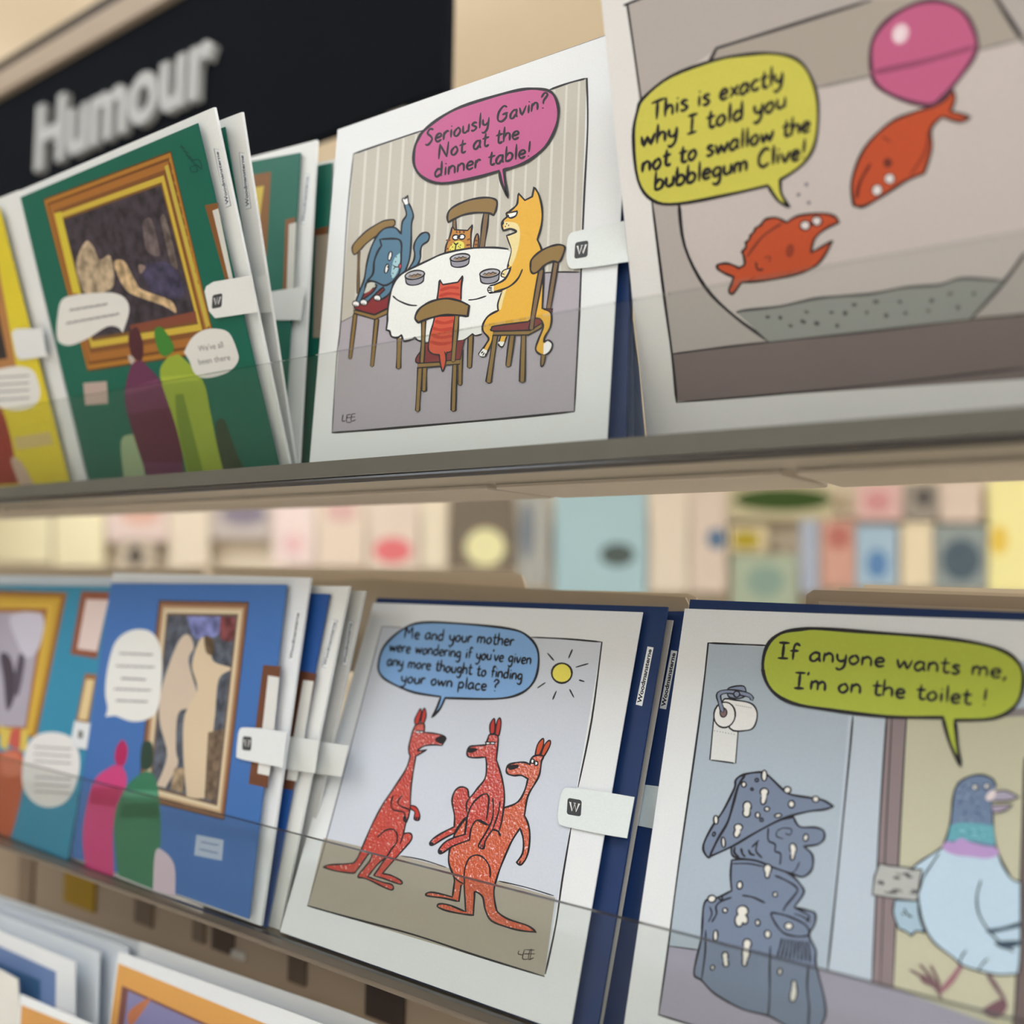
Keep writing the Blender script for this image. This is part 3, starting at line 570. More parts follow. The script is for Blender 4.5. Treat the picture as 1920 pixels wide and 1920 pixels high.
# ================================================================== CARD 3: statue and pigeon
c = Card(PT, 'greeting_card', 'white card of a pigeon and a spattered statue with lime green speech bubble, lower shelf')
c.folded('X 1284,1141 2151,1172 2160,2322 1165,1955')
a = c.art('picture_panel')
a.F((190, 202, 214), 'T 338,287* X 1600,1225* 2095,1248* 2095,2180* T 125,1880*')
a.F((176, 190, 202), 'T 338,287* 960,330* 850,1690* 300,1603* 165,1585*')
a.F((168, 164, 182), 'T 165,1585* 300,1603* 850,1690* 1130,1765* 1691,1915* X 2095,2010* 2095,2180* T 125,1880*')
a.F((196, 194, 168), 'T 1190,560* X 2000,1330* 1940,1950* T 1130,1765*')
a.F((196, 194, 168), 'T 1115,1765* 1130,1640* 1691,1800* 1660,1900* 1600,1890*')
a.F((142, 128, 130), 'T 1105,560* 1195,560* 1160,1100 1130,1768* 1038,1745* 1070,1100').S('T 1105,560 1070,1100 1040,1745', 2.4).S('T 1190,560 1160,1100 1130,1768', 2.2).S('T 1128,560 1100,1100 1075,1750', 1.6)
a.F((112, 98, 96), 'X 1921,1420* 1916,1560* 1905,1850* 1898,1930* 1975,1950* 1990,1430*').S('X 1921,1420 1916,1560 1905,1850 1898,1930', 2.4)
a.F((140, 134, 134), 'T 1560,575* 1700,565* 1700,600* 1560,605*')
a.S('T 958,600 940,800 880,1400 850,1690', 2.6).S('T 165,1585 300,1603', 1.8).S('T 850,1690 1130,1765 1400,1835 1691,1915', 1.8)
a.S('T 590,298 480,293 338,287* 300,620 210,1250 165,1600 125,1880*', 2.4).S('T 125,1880 400,1965 700,2060', 3)
a.done()
a = c.art('printed_toilet_roll'); HG = (132, 144, 170)
a.FO((228, 230, 228), 'T 362,605* 345,788* 400,795 455,803* 467,655*', 2).FO((236, 236, 234), 'T 400,535 460,533 525,548 548,590 535,645 500,662 430,652', 2.2)
a.ell((238, 238, 236), 408, 595, 46, 55, 8, 2.2, 'T').ell((130, 105, 105), 403, 585, 15, 20, 0, 1.6, 'T')
a.FO(HG, 'T 420,500 430,478 490,472 498,510 470,525 430,520', 2).S('T 400,580 388,540 385,505 430,495 510,510 527,530', 7, INK).S('T 400,580 388,540 385,505 430,495 510,510 527,530', 3.5, HG).ell(HG, 460, 506, 13, 13, 0, 2, 'T')
for i in range(8): a.ell(INK, 365+i*12, 663+i*2.2, 2, 2, 0, 0, 'T', n=6); a.ell(INK, 458+i*9, 553+i*1.6, 2, 2, 0, 0, 'T', n=6)
a.done()
a = c.art('printed_statue'); ST = (120, 134, 158)
a.FO(ST, 'S 320,715* 312,830 320,940* 220,990 150,1000 115,1050 105,1180 95,1300 60,1450 45,1560 100,1600 200,1700 400,1810 590,1860 720,1930 900,2000 1000,1890 1005,1750 940,1480 940,1380 890,1270 930,1190 935,1110 880,1085 780,1062* 850,960 830,900 750,820 600,745 450,712', 2.8)
a.FO(ST, 'S 320,620* 320,670 360,700 500,720 640,775 760,815 840,840 900,800 920,740 910,670 850,615* 950,602 1000,560 995,500 930,475 820,470 775,400* 600,450', 2.8)
a.FO(ST, 'S 340,190 350,130 390,95 450,78 540,70 590,95 700,200 760,235 900,258 990,275 1070,322* 1000,345 880,360 700,410 500,512 330,612 165,688* 145,695 112,640 125,570 190,450 260,350', 3)
for d, w_ in (('420,90 370,170 330,310 290,440 220,560 160,685', 3.4), ('590,480 590,570 640,600 640,650 680,670 675,750', 2.4), ('325,742 450,742 560,765', 2), ('640,830 720,865 790,910 800,950 720,1050 700,1090', 2.6),
    ('400,975 480,990 565,1030', 2.6), ('320,990 240,1020 205,1060 210,1110 175,1170', 2.4), ('160,1060 175,1110 150,1170', 2), ('130,1230 125,1400 100,1590', 2.4), ('605,1350 600,1500 600,1700 590,1860', 2.4),
    ('885,1480 875,1650 890,1800 880,1960', 2.4), ('780,1062 850,1100 890,1130 870,1170', 2.4), ('780,1110 840,1130 900,1170', 2), ('345,620 340,660 375,695', 3), ('390,630 400,670 420,690', 3), ('445,640 460,670 490,680', 3),
    ('510,590 500,650 545,700', 2.4), ('520,570 470,620', 2.4), ('655,500 650,540 700,560', 1.6), ('655,500 700,480 760,490 750,530 715,520', 1.6), ('820,730 790,790 760,810', 1.6)): a.S('S '+d, w_)
a.FO(ST, 'S 610,1110 640,1105 740,1130 860,1190 890,1260 820,1278 720,1260 670,1220 630,1160', 2.6)
for i in range(9): a.S('S %d,%d %d,%d %d,%d' % (690+i*24, 1290+i*3, 675+i*27, 1360+i*4, 655+i*30, 1425+i*5), 2.6)
WD = (232, 230, 222)
for x, y, rx, ry in ((560, 95, 20, 40), (410, 160, 17, 20), (505, 128, 13, 11), (560, 215, 30, 28), (555, 270, 20, 38), (435, 320, 30, 35), (430, 370, 27, 30), (470, 195, 9, 9), (730, 200, 26, 24), (760, 305, 22, 26), (938, 268, 24, 22), (580, 340, 18, 16), (512, 385, 16, 20), (662, 388, 26, 13), (540, 420, 12, 12), (370, 475, 30, 25), (358, 520, 22, 30), (260, 585, 14, 38), (205, 420, 17, 32), (190, 525, 10, 14),
    (865, 550, 17, 26), (772, 630, 24, 38), (768, 690, 14, 26), (585, 780, 28, 34), (582, 825, 16, 22), (380, 900, 19, 28), (640, 968, 15, 17), (175, 1000, 30, 26), (240, 995, 14, 11), (272, 1085, 17, 17), (400, 1090, 42, 40), (375, 1160, 30, 45), (415, 1150, 24, 36), (512, 1175, 15, 22), (740, 1200, 30, 25), (585, 1260, 22, 28), (202, 1270, 16, 40), (435, 1330, 30, 35), (425, 1400, 28, 45), (415, 1465, 17, 30), (272, 1420, 22, 30), (278, 1475, 20, 25), (180, 1505, 13, 18), (675, 1535, 15, 25), (780, 1640, 18, 45), (775, 1700, 26, 60)):
    sm = rx < 15; a.ell(ST if sm and ry < 15 else WD, x, y, rx, ry, random.uniform(-12, 12), 2.2, 'S', n=12)
for x, y, rx, ry in ((558, 240, 18, 40), (433, 345, 20, 30), (366, 500, 16, 30), (585, 800, 14, 25), (395, 1125, 26, 50), (430, 1365, 20, 50), (420, 1430, 14, 35), (275, 1448, 14, 30), (778, 1675, 14, 60), (770, 660, 12, 30)): a.ell(WD, x, y, rx, ry, 0, 0, 'S', n=12)
a.done('grey statue in a cocked hat spattered with white droppings')
a = c.art('printed_pigeon'); PB_ = (190, 214, 230)
a.FO((182, 184, 180), 'P 110,765* 180,780* 430,805* 380,1032* 220,1015* 60,990* 75,860*', 2)
for i in range(16): x = 95+random.random()*280; y = 800+random.random()*180; a.S('P %d,%d %d,%d %d,%d' % (x, y, x+18, y+random.uniform(-12, 12), x+42, y+8), random.uniform(1.5, 4), random.choice(((90, 88, 88), (120, 118, 116), (70, 68, 70))))
a.FO((168, 194, 210), 'P 222,1025* 210,1120 250,1235* 300,1255 340,1285* 380,1250 440,1265* 400,1150 390,1035*', 2.2).S('P 290,1090 310,1130 345,1150', 2.4).S('P 270,1120 290,1135', 2)
a.S('P 705,1490 630,1600 550,1690', 7, (160, 110, 122)).S('P 550,1690 450,1600 330,1530', 4, (120, 92, 96)).S('P 550,1690 470,1570 400,1490', 4, (120, 92, 96)).S('P 550,1690 520,1580 480,1500', 4, (120, 92, 96)).F((124, 96, 100), 'P 400,1560 480,1590 540,1650 560,1750 500,1660 420,1620')
a.S('P 890,1560 950,1650 1010,1740', 6, (120, 92, 100)).F((120, 88, 96), 'P 850,1830 940,1760 1010,1740 1030,1800 960,1880')
a.FO(PB_, 'P 562,650* 500,690 420,740 340,800* 420,810* 395,950 395,1050 430,1200 500,1330 640,1440 690,1490* 800,1530 960,1565 1110,1560* 1125,1400 1130,900* 1060,870 990,760 955,650*', 2.4)
a.F((112, 132, 162), 'P 640,330 650,230 720,150 830,125 920,155 950,210 925,260 925,400 935,560 965,700* 900,720 700,700 562,655* 612,520 630,400').S('P 562,655 612,520 630,400 640,300 660,220 720,155 830,125 920,152 950,210', 2.4).S('P 928,400 935,560 965,690 1060,870', 2.2)
a.F((104, 172, 186), 'P 622,490* 700,470 850,480 932,490* 945,630* 760,600 600,600*').F((184, 152, 204), 'P 595,605 640,615 700,580 760,610 870,640 950,650 968,700 890,728 760,715 640,700 565,652')
for i in range(60): x = 660+random.random()*250; y = 180+random.random()*280; a.S('P %d,%d %d,%d' % (x, y, x+16, y+6), 2, random.choice(((80, 98, 130), (140, 160, 185), (90, 110, 140))))
for i in range(26): x = 640+random.random()*270; y = 490+random.random()*100; a.S('P %d,%d %d,%d' % (x, y, x+18, y+5), 2, random.choice(((80, 150, 165), (140, 200, 210))))
a.ell((240, 240, 238), 800, 215, 22, 18, 0, 1.6, 'P').ell((240, 240, 238), 885, 208, 22, 18, 0, 1.6, 'P').ell(INK, 808, 216, 6, 7, 0, 0, 'P', n=8).ell(INK, 893, 210, 6, 7, 0, 0, 'P', n=8)
a.FO((170, 164, 182), 'P 930,250* 1020,240 1115,285* 1040,312 925,315*', 1.8).FO((168, 156, 176), 'P 915,345* 1070,342* 1010,385 930,402*', 1.8).F((226, 214, 214), 'P 875,290 905,245 945,235 940,290 900,315')
a.S('P 842,885 812,1000 828,1130 900,1250 1000,1350 1080,1400', 2.4).S('P 540,690 480,780 430,860 400,960', 2).S('P 735,1390 700,1440 690,1490', 2).S('P 890,1450 850,1490 820,1540', 2)
a.F((64, 82, 98), 'P 885,1240 1000,1222 1120,1185 1120,1220 1000,1250 905,1268').F((64, 82, 98), 'P 940,1332 1120,1318 1120,1350 1020,1382')
a.done('pigeon strutting with a newspaper under its wing')
a = c.art('speech_bubble')
a.FO((178, 192, 66), 'T 572,400 590,300 650,245 740,228 820,226 1040,242 1300,262 1500,290 1620,330 1680,395 1685,480 1650,560 1560,610 1395,618* 1405,720 1420,815* 1375,720 1343,606* 1100,602 850,572 700,545 610,490', 4.6); o = a.done('lime green speech bubble')
a = c.art('lettering', o)
a.text('If anyone wants me,', 'T 635,350 1625,440', (1.5, -16.5), 3.4).text("I'm on the toilet !", 'T 705,478 1540,558', (1.5, -16.5), 3.4); a.done()
c.sheet('envelope', 'X 1294,1124 2165,1158 2175,2330 1172,1965', NAVY, -.0035, .0012, label='navy blue envelope')

# ================================================================== CARD 4: goldfish
c = Card(PF, 'greeting_card', 'white card of goldfish in a bowl blowing pink bubblegum, yellow speech bubble, upper right')
c.folded('X 1125,-21 2147,-413 2168,784 1215,838', (236, 234, 232))
a = c.art('picture_panel')
a.F((186, 178, 173), 'X 1176,10* 2060,-330* 2085,700* 1269,753*')
a.F((207, 197, 193), 'F 240,440* 570,215* 1250,0* 1780,-40* 1925,190* X 2040,330* F 1925,1110 1830,1240 1680,1400* 800,1500* 650,1390 520,1260 430,1080 405,900*')
a.F((176, 167, 156), 'F 540,280* 570,212* 1250,0* 1785,-30* 1925,165* 1500,262 1010,385*')
a.F((126, 111, 109), 'F 372,1555* 800,1502* 1250,1455* 1680,1402* 1925,1380* X 2085,565* 2085,700* 1269,753*')
a.S('F 372,1555 560,1530 800,1502 1250,1455 1680,1402 1925,1380 X 2070,570', 2.8, (60, 54, 56))
a.S('X 2060,-330 1600,-160 F 260,-15 178,18* 240,440*', 3).S('F 285,870 340,1300 375,1560 395,1767*', 3.2).S('F 395,1767 900,1725 1400,1675 1925,1615', 2.4)
a.S('F 530,290 570,212* 900,110 1250,0', 4, (58, 54, 58)).S('F 1785,-30 1840,60 1925,190', 6, (58, 54, 58)).S('F 405,890 430,1080 520,1260 650,1390 805,1500', 4).S('F 1925,1110 1830,1240 1680,1402', 5, (70, 66, 68)).S('F 1010,385 1300,320 1925,168', 4, (150, 142, 136))
a.F((154, 156, 152), 'F 658,1372* 700,1362 850,1345 1000,1312 1120,1300 1250,1290 1400,1262 1550,1250 1650,1222 1830,1232* 1680,1400* 800,1500*').S('F 658,1372 700,1362 850,1345 1000,1312 1120,1300 1250,1290 1400,1262 1550,1250 1650,1222 1830,1232', 3.4, (84, 82, 84))
for x, y in ((795, 1392), (850, 1395), (895, 1430), (950, 1412), (965, 1370), (1075, 1372), (1135, 1375), (1175, 1338), (1270, 1325), (1375, 1325), (1315, 1385), (1230, 1372), (1400, 1375), (1515, 1320), (1595, 1290), (1630, 1350), (1100, 1430), (1010, 1420), (1500, 1365), (1700, 1290)): a.ell(random.choice(((80, 78, 82), (100, 90, 94))), x, y, random.uniform(7, 15), random.uniform(6, 11), random.uniform(-30, 30), 0, 'F', n=10)
for x, y in ((965, 810), (930, 855), (975, 890)): a.ell((130, 120, 134), x, y, 9, 9, 0, 0, 'F', n=10)
a.done()
FO_ = (198, 82, 44)
a = c.art('printed_fish')
a.FO(FO_, 'f 572,285* 500,252 430,262 405,285* 390,305 355,325* 345,350 320,375* 315,400 288,425* 290,455 262,490* 275,520 280,575 240,600* 200,580 150,568 92,580 100,610 150,640 205,662* 190,710 172,758 200,778 260,700* 400,690 550,665 700,625 810,550 892,408* 820,450 740,495* 765,400 840,330 935,285* 900,240 800,222 650,240', 3, ink=(50, 36, 34))
a.S('f 540,290 420,370 350,450 300,520', 2.4, (110, 50, 36)).S('f 360,560 370,610 410,610', 3, (100, 44, 34)).S('f 420,530 460,520 450,560', 2.4, (150, 60, 40)).ell((150, 60, 36), 595, 480, 30, 48, 10, 0, 'f')
a.ell((232, 222, 220), 700, 305, 34, 32, 0, 2, 'f').ell((232, 222, 220), 780, 275, 34, 32, 0, 2, 'f').S('f 745,290 760,300', 4); a.done('lower orange goldfish shouting')
a = c.art('printed_fish')
a.FO(FO_, 'F 1170,890 1165,790 1220,650 1330,540 1430,495 1510,470* 1570,440 1605,395* 1618,430 1598,490* 1640,500 1685,515* 1640,535 1560,512* 1512,565 1515,650 1482,760* 1400,795 1300,860 1220,905 1185,905', 3.4, ink=(50, 36, 34))
a.ell((236, 228, 226), 1275, 835, 22, 24, 20, 1.4, 'F').ell((236, 228, 226), 1330, 785, 22, 22, 20, 1.4, 'F').S('F 1185,870 1200,800 1245,720', 4, (110, 40, 30)).S('F 1500,570 1490,660 1420,770', 3, (140, 56, 36)).ell((120, 50, 36), 1322, 715, 20, 22, 0, 0, 'F').S('F 1300,600 1335,625', 3, (140, 56, 36)); a.done('upside down goldfish')
a = c.art('printed_bubblegum')
a.FO((202, 100, 142), 'F 1250,310 1255,180 1330,80 1450,15 1560,8 1660,60 1712,170 1700,250 1630,350 1560,430 1500,462 1380,435 1280,380', 5, ink=(96, 56, 76))
a.S('F 1250,320 1480,270 1705,205', 7, (158, 78, 112)).ell((236, 196, 210), 1378, 148, 38, 48, 20, 0, 'F').ell((248, 228, 234), 1375, 150, 22, 32, 20, 0, 'F'); a.done('round pink bubblegum balloon')
a = c.art('speech_bubble')
a.FO((212, 206, 88), 'F 205,600 222,490 250,430 370,335 560,265 700,240 820,235 920,260 980,330 1015,450 1005,620 950,720 850,790* 855,850 890,910* 840,880 795,815* 620,855 400,895 290,880 225,790', 3.8); o = a.done('yellow speech bubble')
a = c.art('lettering', o)
a.text('This is exactly', 'F 280,528 865,362', (1, -19), 3.6).text('why I told you', 'F 235,648 880,470', (1, -19), 3.6).text('not to swallow the', 'F 240,758 985,575', (1, -18.5), 3.5).text('bubblegum Clive!', 'F 295,835 968,692', (1, -18.5), 3.5); a.done()
c.sheet('envelope', 'X 1130,-14 2155,-405 2172,792 1217,842', (24, 44, 84), -.0035, .0012, label='navy blue envelope')

# ================================================================== CARD 5: green gallery card
def pic_frame(a, outer, inner, cols):
    po, pi = [p[:2] for p in pts(outer)], [p[:2] for p in pts(inner)]; n = len(cols)
    def mix(t): return [tuple(po[i][k]*(1-t)+pi[i][k]*t for k in (0, 1)) for i in range(4)]
    for j, (t, cc) in enumerate(cols): a.poly(cc, mix(t))
    return mix
GRN = (3, 98, 80)
c = Card(PG, 'greeting_card', 'green card of a gilt framed dark painting and two felt pen figures, upper shelf')
c.sheet('front_leaf', 'X 38,370 370,231 526,887 167,905', GRN, 0, .0006, 'print'); c.sheet('back_leaf', 'X 38,370 370,231 526,887 167,905', WHITE, -.0012)
a = c.art('picture_panel')
mix = pic_frame(a, 'G 242,1120* 962,848* H 1225,480* 492,590*', 'G 355,1235* 905,1040* H 1105,310* 520,405*', ((0, (96, 60, 22)), (.06, (178, 120, 42)), (.2, (116, 70, 28)), (.3, (168, 108, 44)), (.55, (128, 80, 38)), (.72, (206, 178, 66)), (.92, (120, 84, 36))))
a.F((196, 176, 72), 'G 925,935* 945,925* H 1180,330* 1160,345*')
a.F((210, 192, 60), 'G 305,1200* 345,1190* 355,1240 H 455,150* 410,150*')
a.F((52, 44, 54), 'G 358,1238* 903,1042* H 1105,300* 520,400*', 'photo')
a.F((96, 84, 84), 'G 800,1250* 850,1230 900,1420 870,1440* 820,1400', 'photo').F((104, 92, 86), 'G 900,1230* 930,1220 1000,1500 960,1490*', 'photo')
a.F((176, 156, 128), 'G 430,1480 480,1360 520,1380 560,1460 620,1440 640,1600 560,1650 470,1640', 'photo').F((192, 164, 124), 'G 640,1480 700,1470 760,1580 H 800,130 960,190 990,260 920,220 780,170 700,120', 'photo').F((60, 56, 84), 'G 800,1500 950,1480 1030,1600 1010,1680 860,1640', 'photo').F((140, 120, 110), 'G 780,1490 820,1500 790,1540')
a.F((130, 70, 50), 'H 730,330* 1100,250* 1110,310* 740,370*')
for t in range(9): x = 560+t*42; a.ell((170, 122, 48), x, 1016-(x-560)*.36, 12, 5, -20, 0, 'G', n=8)
for t in range(12): a.ell((176, 130, 52), 958+t*14.4, 905+t*62, 7, 14, -15, 0, 'G', n=8)
a.F((130, 84, 40), 'G 1152,1155* 1225,1140* H 1300,80* 1270,85*').F((214, 212, 204), 'G 1195,1185* 1228,1172* H 1310,70* 1288,75*')
a.F((190, 168, 158), 'H 468,655* 600,645* 608,770* 480,780*')
for i, (x, y) in enumerate(((1012, 825), (1030, 850), (1045, 875), (1060, 890))): a.S('G %d,%d %d,%d' % (x, y, x+30, y+10), 1.4, (6, 66, 56)).S('G %d,%d %d,%d' % (x+8, y-10, x+20, y+22), 1.4, (6, 66, 56))
a.S('G 1070,940 1075,965 1110,962 1100,925 1135,950 1120,900 1085,905 1095,930 1070,940', 1.4, (6, 66, 56)); a.done()
a = c.art('printed_figure')
a.F((156, 176, 136), 'H 680,985 740,945 785,970 820,1205* 700,1220*').F((78, 34, 44), 'H 722,400 740,355 775,345 805,440 795,530 740,500').F((190, 180, 170), 'H 720,500 750,510 760,550 735,545')
a.F((104, 48, 82), 'H 745,545 800,530* 900,640 960,780 1010,950 1035,1195* 830,1208* 760,950 710,800 705,680').F((124, 66, 100), 'H 705,690* 890,630* 905,665* 708,725*').F((88, 26, 56), 'H 720,830* 955,790* 1010,960 1030,1100* 800,1100* 745,930'); a.done('purple felt pen shaped figure')
a = c.art('printed_figure')
a.F((46, 66, 44), 'H 1210,880* 1260,860 1330,1050 1400,1180* 1240,1190*').F((62, 130, 48), 'H 868,365 910,342 980,455 930,505 890,470').F((152, 172, 56), 'H 935,520 980,500 1020,505 1140,640 1180,800 1220,1000 1262,1172* 1060,1195* 990,900 900,620').F((172, 190, 66), 'H 905,620* 1110,605* 1120,640* 915,660*').F((112, 138, 40), 'H 985,720* 1030,715* 1150,1180* 1065,1190* 1000,900'); a.done('green felt pen shaped figure')
a = c.art('speech_bubble')
a.F((226, 224, 218), 'H 320,390 322,300 345,190 420,160 540,148 640,148 705,180 727,250 690,372* 660,340 600,338 500,400 400,442 340,430'); a.squig('H 390,245 605,210', 10, 2.4, 2).squig('H 370,320 670,265', 13, 2.4, 2); a.done('white speech bubble on the left')
a = c.art('speech_bubble')
a.F((226, 224, 218), 'H 1035,482* 1080,400 1150,355 1230,350 1290,375 1330,460 1340,530 1280,595 1160,627 1095,600 1065,530'); o = a.done('small white speech bubble on the right')
a = c.art('lettering', o); a.font("We've all", 'H 1118,478* 1258,455* 1250,418* 1112,445*', (120, 118, 118), .005).font('been there', 'H 1120,552* 1298,525* 1290,492* 1112,520*', (120, 118, 118), .005); a.done()
ev = c.sheet('envelope', 'X 33,359 401,201 546,886 180,905', (236, 238, 236), -.0032, .0014, label='white envelope')
maker_label(c, 'X 432,385 411,281 402,279 423,389', -.0031, ev, (70, 70, 84), True)
tb = c.sheet('seal_tab', 'G 1150,1640 1160,1610 1200,1585 1415,1548* 1450,1755* H 1210,290 1175,250', (232, 233, 230), .0011, .0003, label='white sticker sealing the card to its envelope')
c.k = .00113; emblem(c, 407, 564.5, 19, 26, .98, -.2, tb)
def plain(pl, name, k, card_px, env_px, cc, label, ev_col=(232, 233, 230), lab=None, tab=None, extra=None, group=None):
    c = Card(pl, name, label, group=group)
    if card_px: c.sheet('front_leaf', card_px, cc, k, .0006, 'print'); c.sheet('back_leaf', card_px, WHITE, k-.0009)
    ev = c.sheet('envelope', env_px, ev_col, k-.0022, .0014, label='envelope')
    if extra:
        c.k = k+.00002; a = c.art('picture_panel'); extra(a); a.done()
    if lab: maker_label(c, lab, k-.00215, ev, (80, 80, 92), True)
    if tab: c.sheet('seal_tab', tab, (222, 224, 220), k+.0007, .0003, label='white sticker sealing the card')
    return c
plain(PG, 'greeting_card', -.0085, 'X 60,370 421,238 530,882 200,903', 'X 60,362 453,210 556,884 190,903', GRN, 'second green gallery card, close behind the front one in its leaning pocket', lab='X 470,390 458,288 449,286 460,392', tab='G 1440,1560* 1500,1545* 1530,1750* 1450,1765*')
def ex3(a): a.F((128, 84, 34), 'G 1380,990* 1525,965* 1500,1440* 1420,1500*').F((200, 176, 70), 'G 1400,1060* 1485,1045* 1460,1230* 1430,1400*').F((130, 84, 40), 'G 1605,1235* 1662,1220* 1640,1640* 1590,1650*').F((206, 204, 194), 'G 1625,1262* 1668,1250* 1650,1640* 1612,1645*')
plain(PC, 'greeting_card', -.0095, 'X 400,315 563,286 530,878 380,884', 'X 395,314 594,262 560,874 380,884', GRN, 'third green gallery card, upright in the row behind the leaning pair', lab='X 572,420 580,328 573,327 564,419', tab='G 1520,1640* 1715,1610* 1690,1800* 1545,1800*', extra=ex3)
plain(PC, 'greeting_card', -.0175, 'X 560,318 622,305 605,880 500,884', 'X 560,312 640,296 620,872 500,884', (8, 96, 80), 'last green gallery card, a dark green sliver next to the cats card', extra=lambda a: a.F((110, 66, 34), 'G 1770,1290* 1850,1270* 1840,1320* 1765,1330*').F((150, 140, 124), 'G 1775,1325* 1850,1315* 1830,1900* 1760,1900*'), tab=None)

# ================================================================== CARD 6: yellow gallery card at the far left
c = Card(PY, 'greeting_card', 'yellow gallery card with dark framed painting at the far left of the upper shelf')
YL = (222, 202, 48)
c.sheet('front_leaf', 'X -200,460 -2,388 131,910 -80,920', YL, 0, .0006, 'print'); c.sheet('back_leaf', 'X -200,460 -2,388 131,910 -80,920', WHITE, -.0012)
a = c.art('picture_panel')
a.poly((176, 122, 70), [(-170, 470), (-16, 425), (31, 690), (-120, 700)]); a.poly((40, 32, 34), [(-160, 500), (-24, 480), (14, 672), (-110, 690)])
a.F((150, 40, 30), 'H -100,780 0,790 60,960 110,1220* -60,1230*').F((196, 170, 150), 'H 60,1080 120,1100 190,1225* 110,1230*').F((206, 184, 120), 'H 80,960* 280,930* 300,1000* 90,1030*'); a.done()
a = c.art('speech_bubble'); a.F((228, 226, 220), 'H -100,600 0,575 100,560 180,580 215,650 225,730 180,790 80,810 0,790 -100,780')
for y in (625, 665, 705, 750): a.squig('H -20,%d 165,%d' % (y, y-12), 10, 2, 1.6)
a.done('white speech bubble')
c.sheet('envelope', 'X -204,452 34,357 164,909 -80,919', (232, 233, 232), -.0032, .0014, label='white envelope')
c.sheet('seal_tab', 'H 65,375* 85,350* 235,345* 262,505* 110,525* 90,500*', (226, 227, 226), .0008, .0003, label='white sticker')
c = plain(PY, 'greeting_card', -.008, None, 'X -190,450 42,385 150,900 -60,918', YL, 'white envelope and yellow sliver between the yellow and green cards', (214, 208, 200), extra=lambda a: a.F((216, 196, 60), 'G 60,1180* 125,1160* 160,1300* 140,1420*'))

# ================================================================== CARD 7: blue gallery card
BLU = (66, 112, 178)
c = Card(PB, 'greeting_card', 'blue card of a tall framed pale painting with pink and green pen figures, lower shelf')
bp = 'X 208,1093 537,1096 466,1723 133,1607'
c.sheet('front_leaf', bp, BLU, 0, .0006, 'print'); c.sheet('back_leaf', bp, WHITE, -.0012)
a = c.art('picture_panel')
pic_frame(a, 'L 893,255* 1402,265* 1262,1495* 770,1375*', 'L 945,340* 1330,345* 1215,1400* 850,1300*', ((0, (58, 44, 38)), (.1, (138, 96, 70)), (.4, (190, 160, 124)), (.6, (216, 200, 168)), (.85, (120, 96, 76)), (1, (84, 80, 86))))
a.F((78, 84, 96), 'L 948,343* 1328,348* 1212,1398* 852,1300*', 'photo').F((110, 116, 166), 'L 1050,345* 1240,348* 1230,450 1100,470', 'photo').F((112, 56, 60), 'L 1240,350* 1325,350* 1310,480 1240,470', 'photo')
a.F((206, 188, 168), 'L 1010,480 1060,450 1090,520 1060,600 1110,800 1060,860 1000,900 990,1100 1000,1180 930,1310* 880,1300* 940,1130 900,950 900,800 950,620').F((214, 194, 164), 'L 1130,470 1180,500 1200,600 1300,640 1230,700 1210,900 1190,1080 1170,1370* 1120,1370* 1100,1370 1050,1360* 1030,1100 1040,900 1110,760 1080,620').F((96, 78, 56), 'L 1150,460 1200,480 1200,560 1160,550', 'photo').F((150, 130, 104), 'L 980,1200* 1040,1200* 1030,1340* 960,1320*', 'photo').F((110, 92, 74), 'L 1170,1000* 1260,980* 1210,1390* 1150,1370*', 'photo')
a.F((108, 66, 44), 'L 1480,620* 1580,628* 1505,1312* 1398,1290*').F((222, 222, 218), 'L 1508,680* 1572,690* 1515,1245* 1448,1230*')
a.F((178, 192, 214), 'L 1105,1575* 1258,1605* 1248,1722* 1092,1690*').squig('L 1130,1615 1230,1635', 8, 2, 2, (120, 140, 180)).squig('L 1120,1655 1225,1680', 8, 2, 2, (120, 140, 180)); a.done()
a = c.art('printed_figure')
a.F((176, 34, 92), 'L 645,1150 655,1085 690,1042 718,1090 705,1170 670,1200').F((202, 66, 126), 'L 620,1195 650,1185 690,1195 712,1290 640,1500 640,1810* 480,1765* 465,1600 480,1450 530,1270').F((180, 36, 94), 'L 520,1310* 690,1310* 650,1420* 500,1400*'); a.done('pink felt pen shaped figure')
a = c.art('printed_figure')
a.F((42, 66, 54), 'L 790,1190 798,1070 830,1048 858,1070 860,1170 830,1212').F((54, 120, 90), 'L 800,1225 860,1235 890,1330 905,1600 865,1885* 665,1805* 640,1500 700,1320').F((84, 150, 120), 'L 700,1320* 885,1330* 890,1370* 690,1360*').F((36, 96, 66), 'L 690,1400* 890,1390* 895,1480* 670,1480*'); a.done('green felt pen shaped figure')
a = c.art('printed_figure'); a.F((208, 190, 204), 'L 872,1680 910,1660 980,1745 985,1920* 860,1885*'); a.done('pale pink pen shaped figure')
a = c.art('speech_bubble'); a.F((230, 230, 226), 'L 592,780 605,640 650,490 740,425 840,430 895,500 912,640 890,860 830,925 740,938 650,905* 592,912* 605,860')
for y, x0, x1 in ((555, 670, 860), (625, 650, 870), (695, 680, 820), (755, 640, 850), (820, 650, 830)): a.squig('L %d,%d %d,%d' % (x0, y, x1, y+8), 10, 2.2, 1.8)
a.done('white speech bubble of small print')
ev = c.sheet('envelope', 'X 212,1074 582,1083 489,1736 130,1612', (230, 233, 236), -.0032, .0014, label='white envelope')
maker_label(c, 'X 549,1240 564,1146 555,1145 540,1238', -.0031, ev, (60, 62, 74))
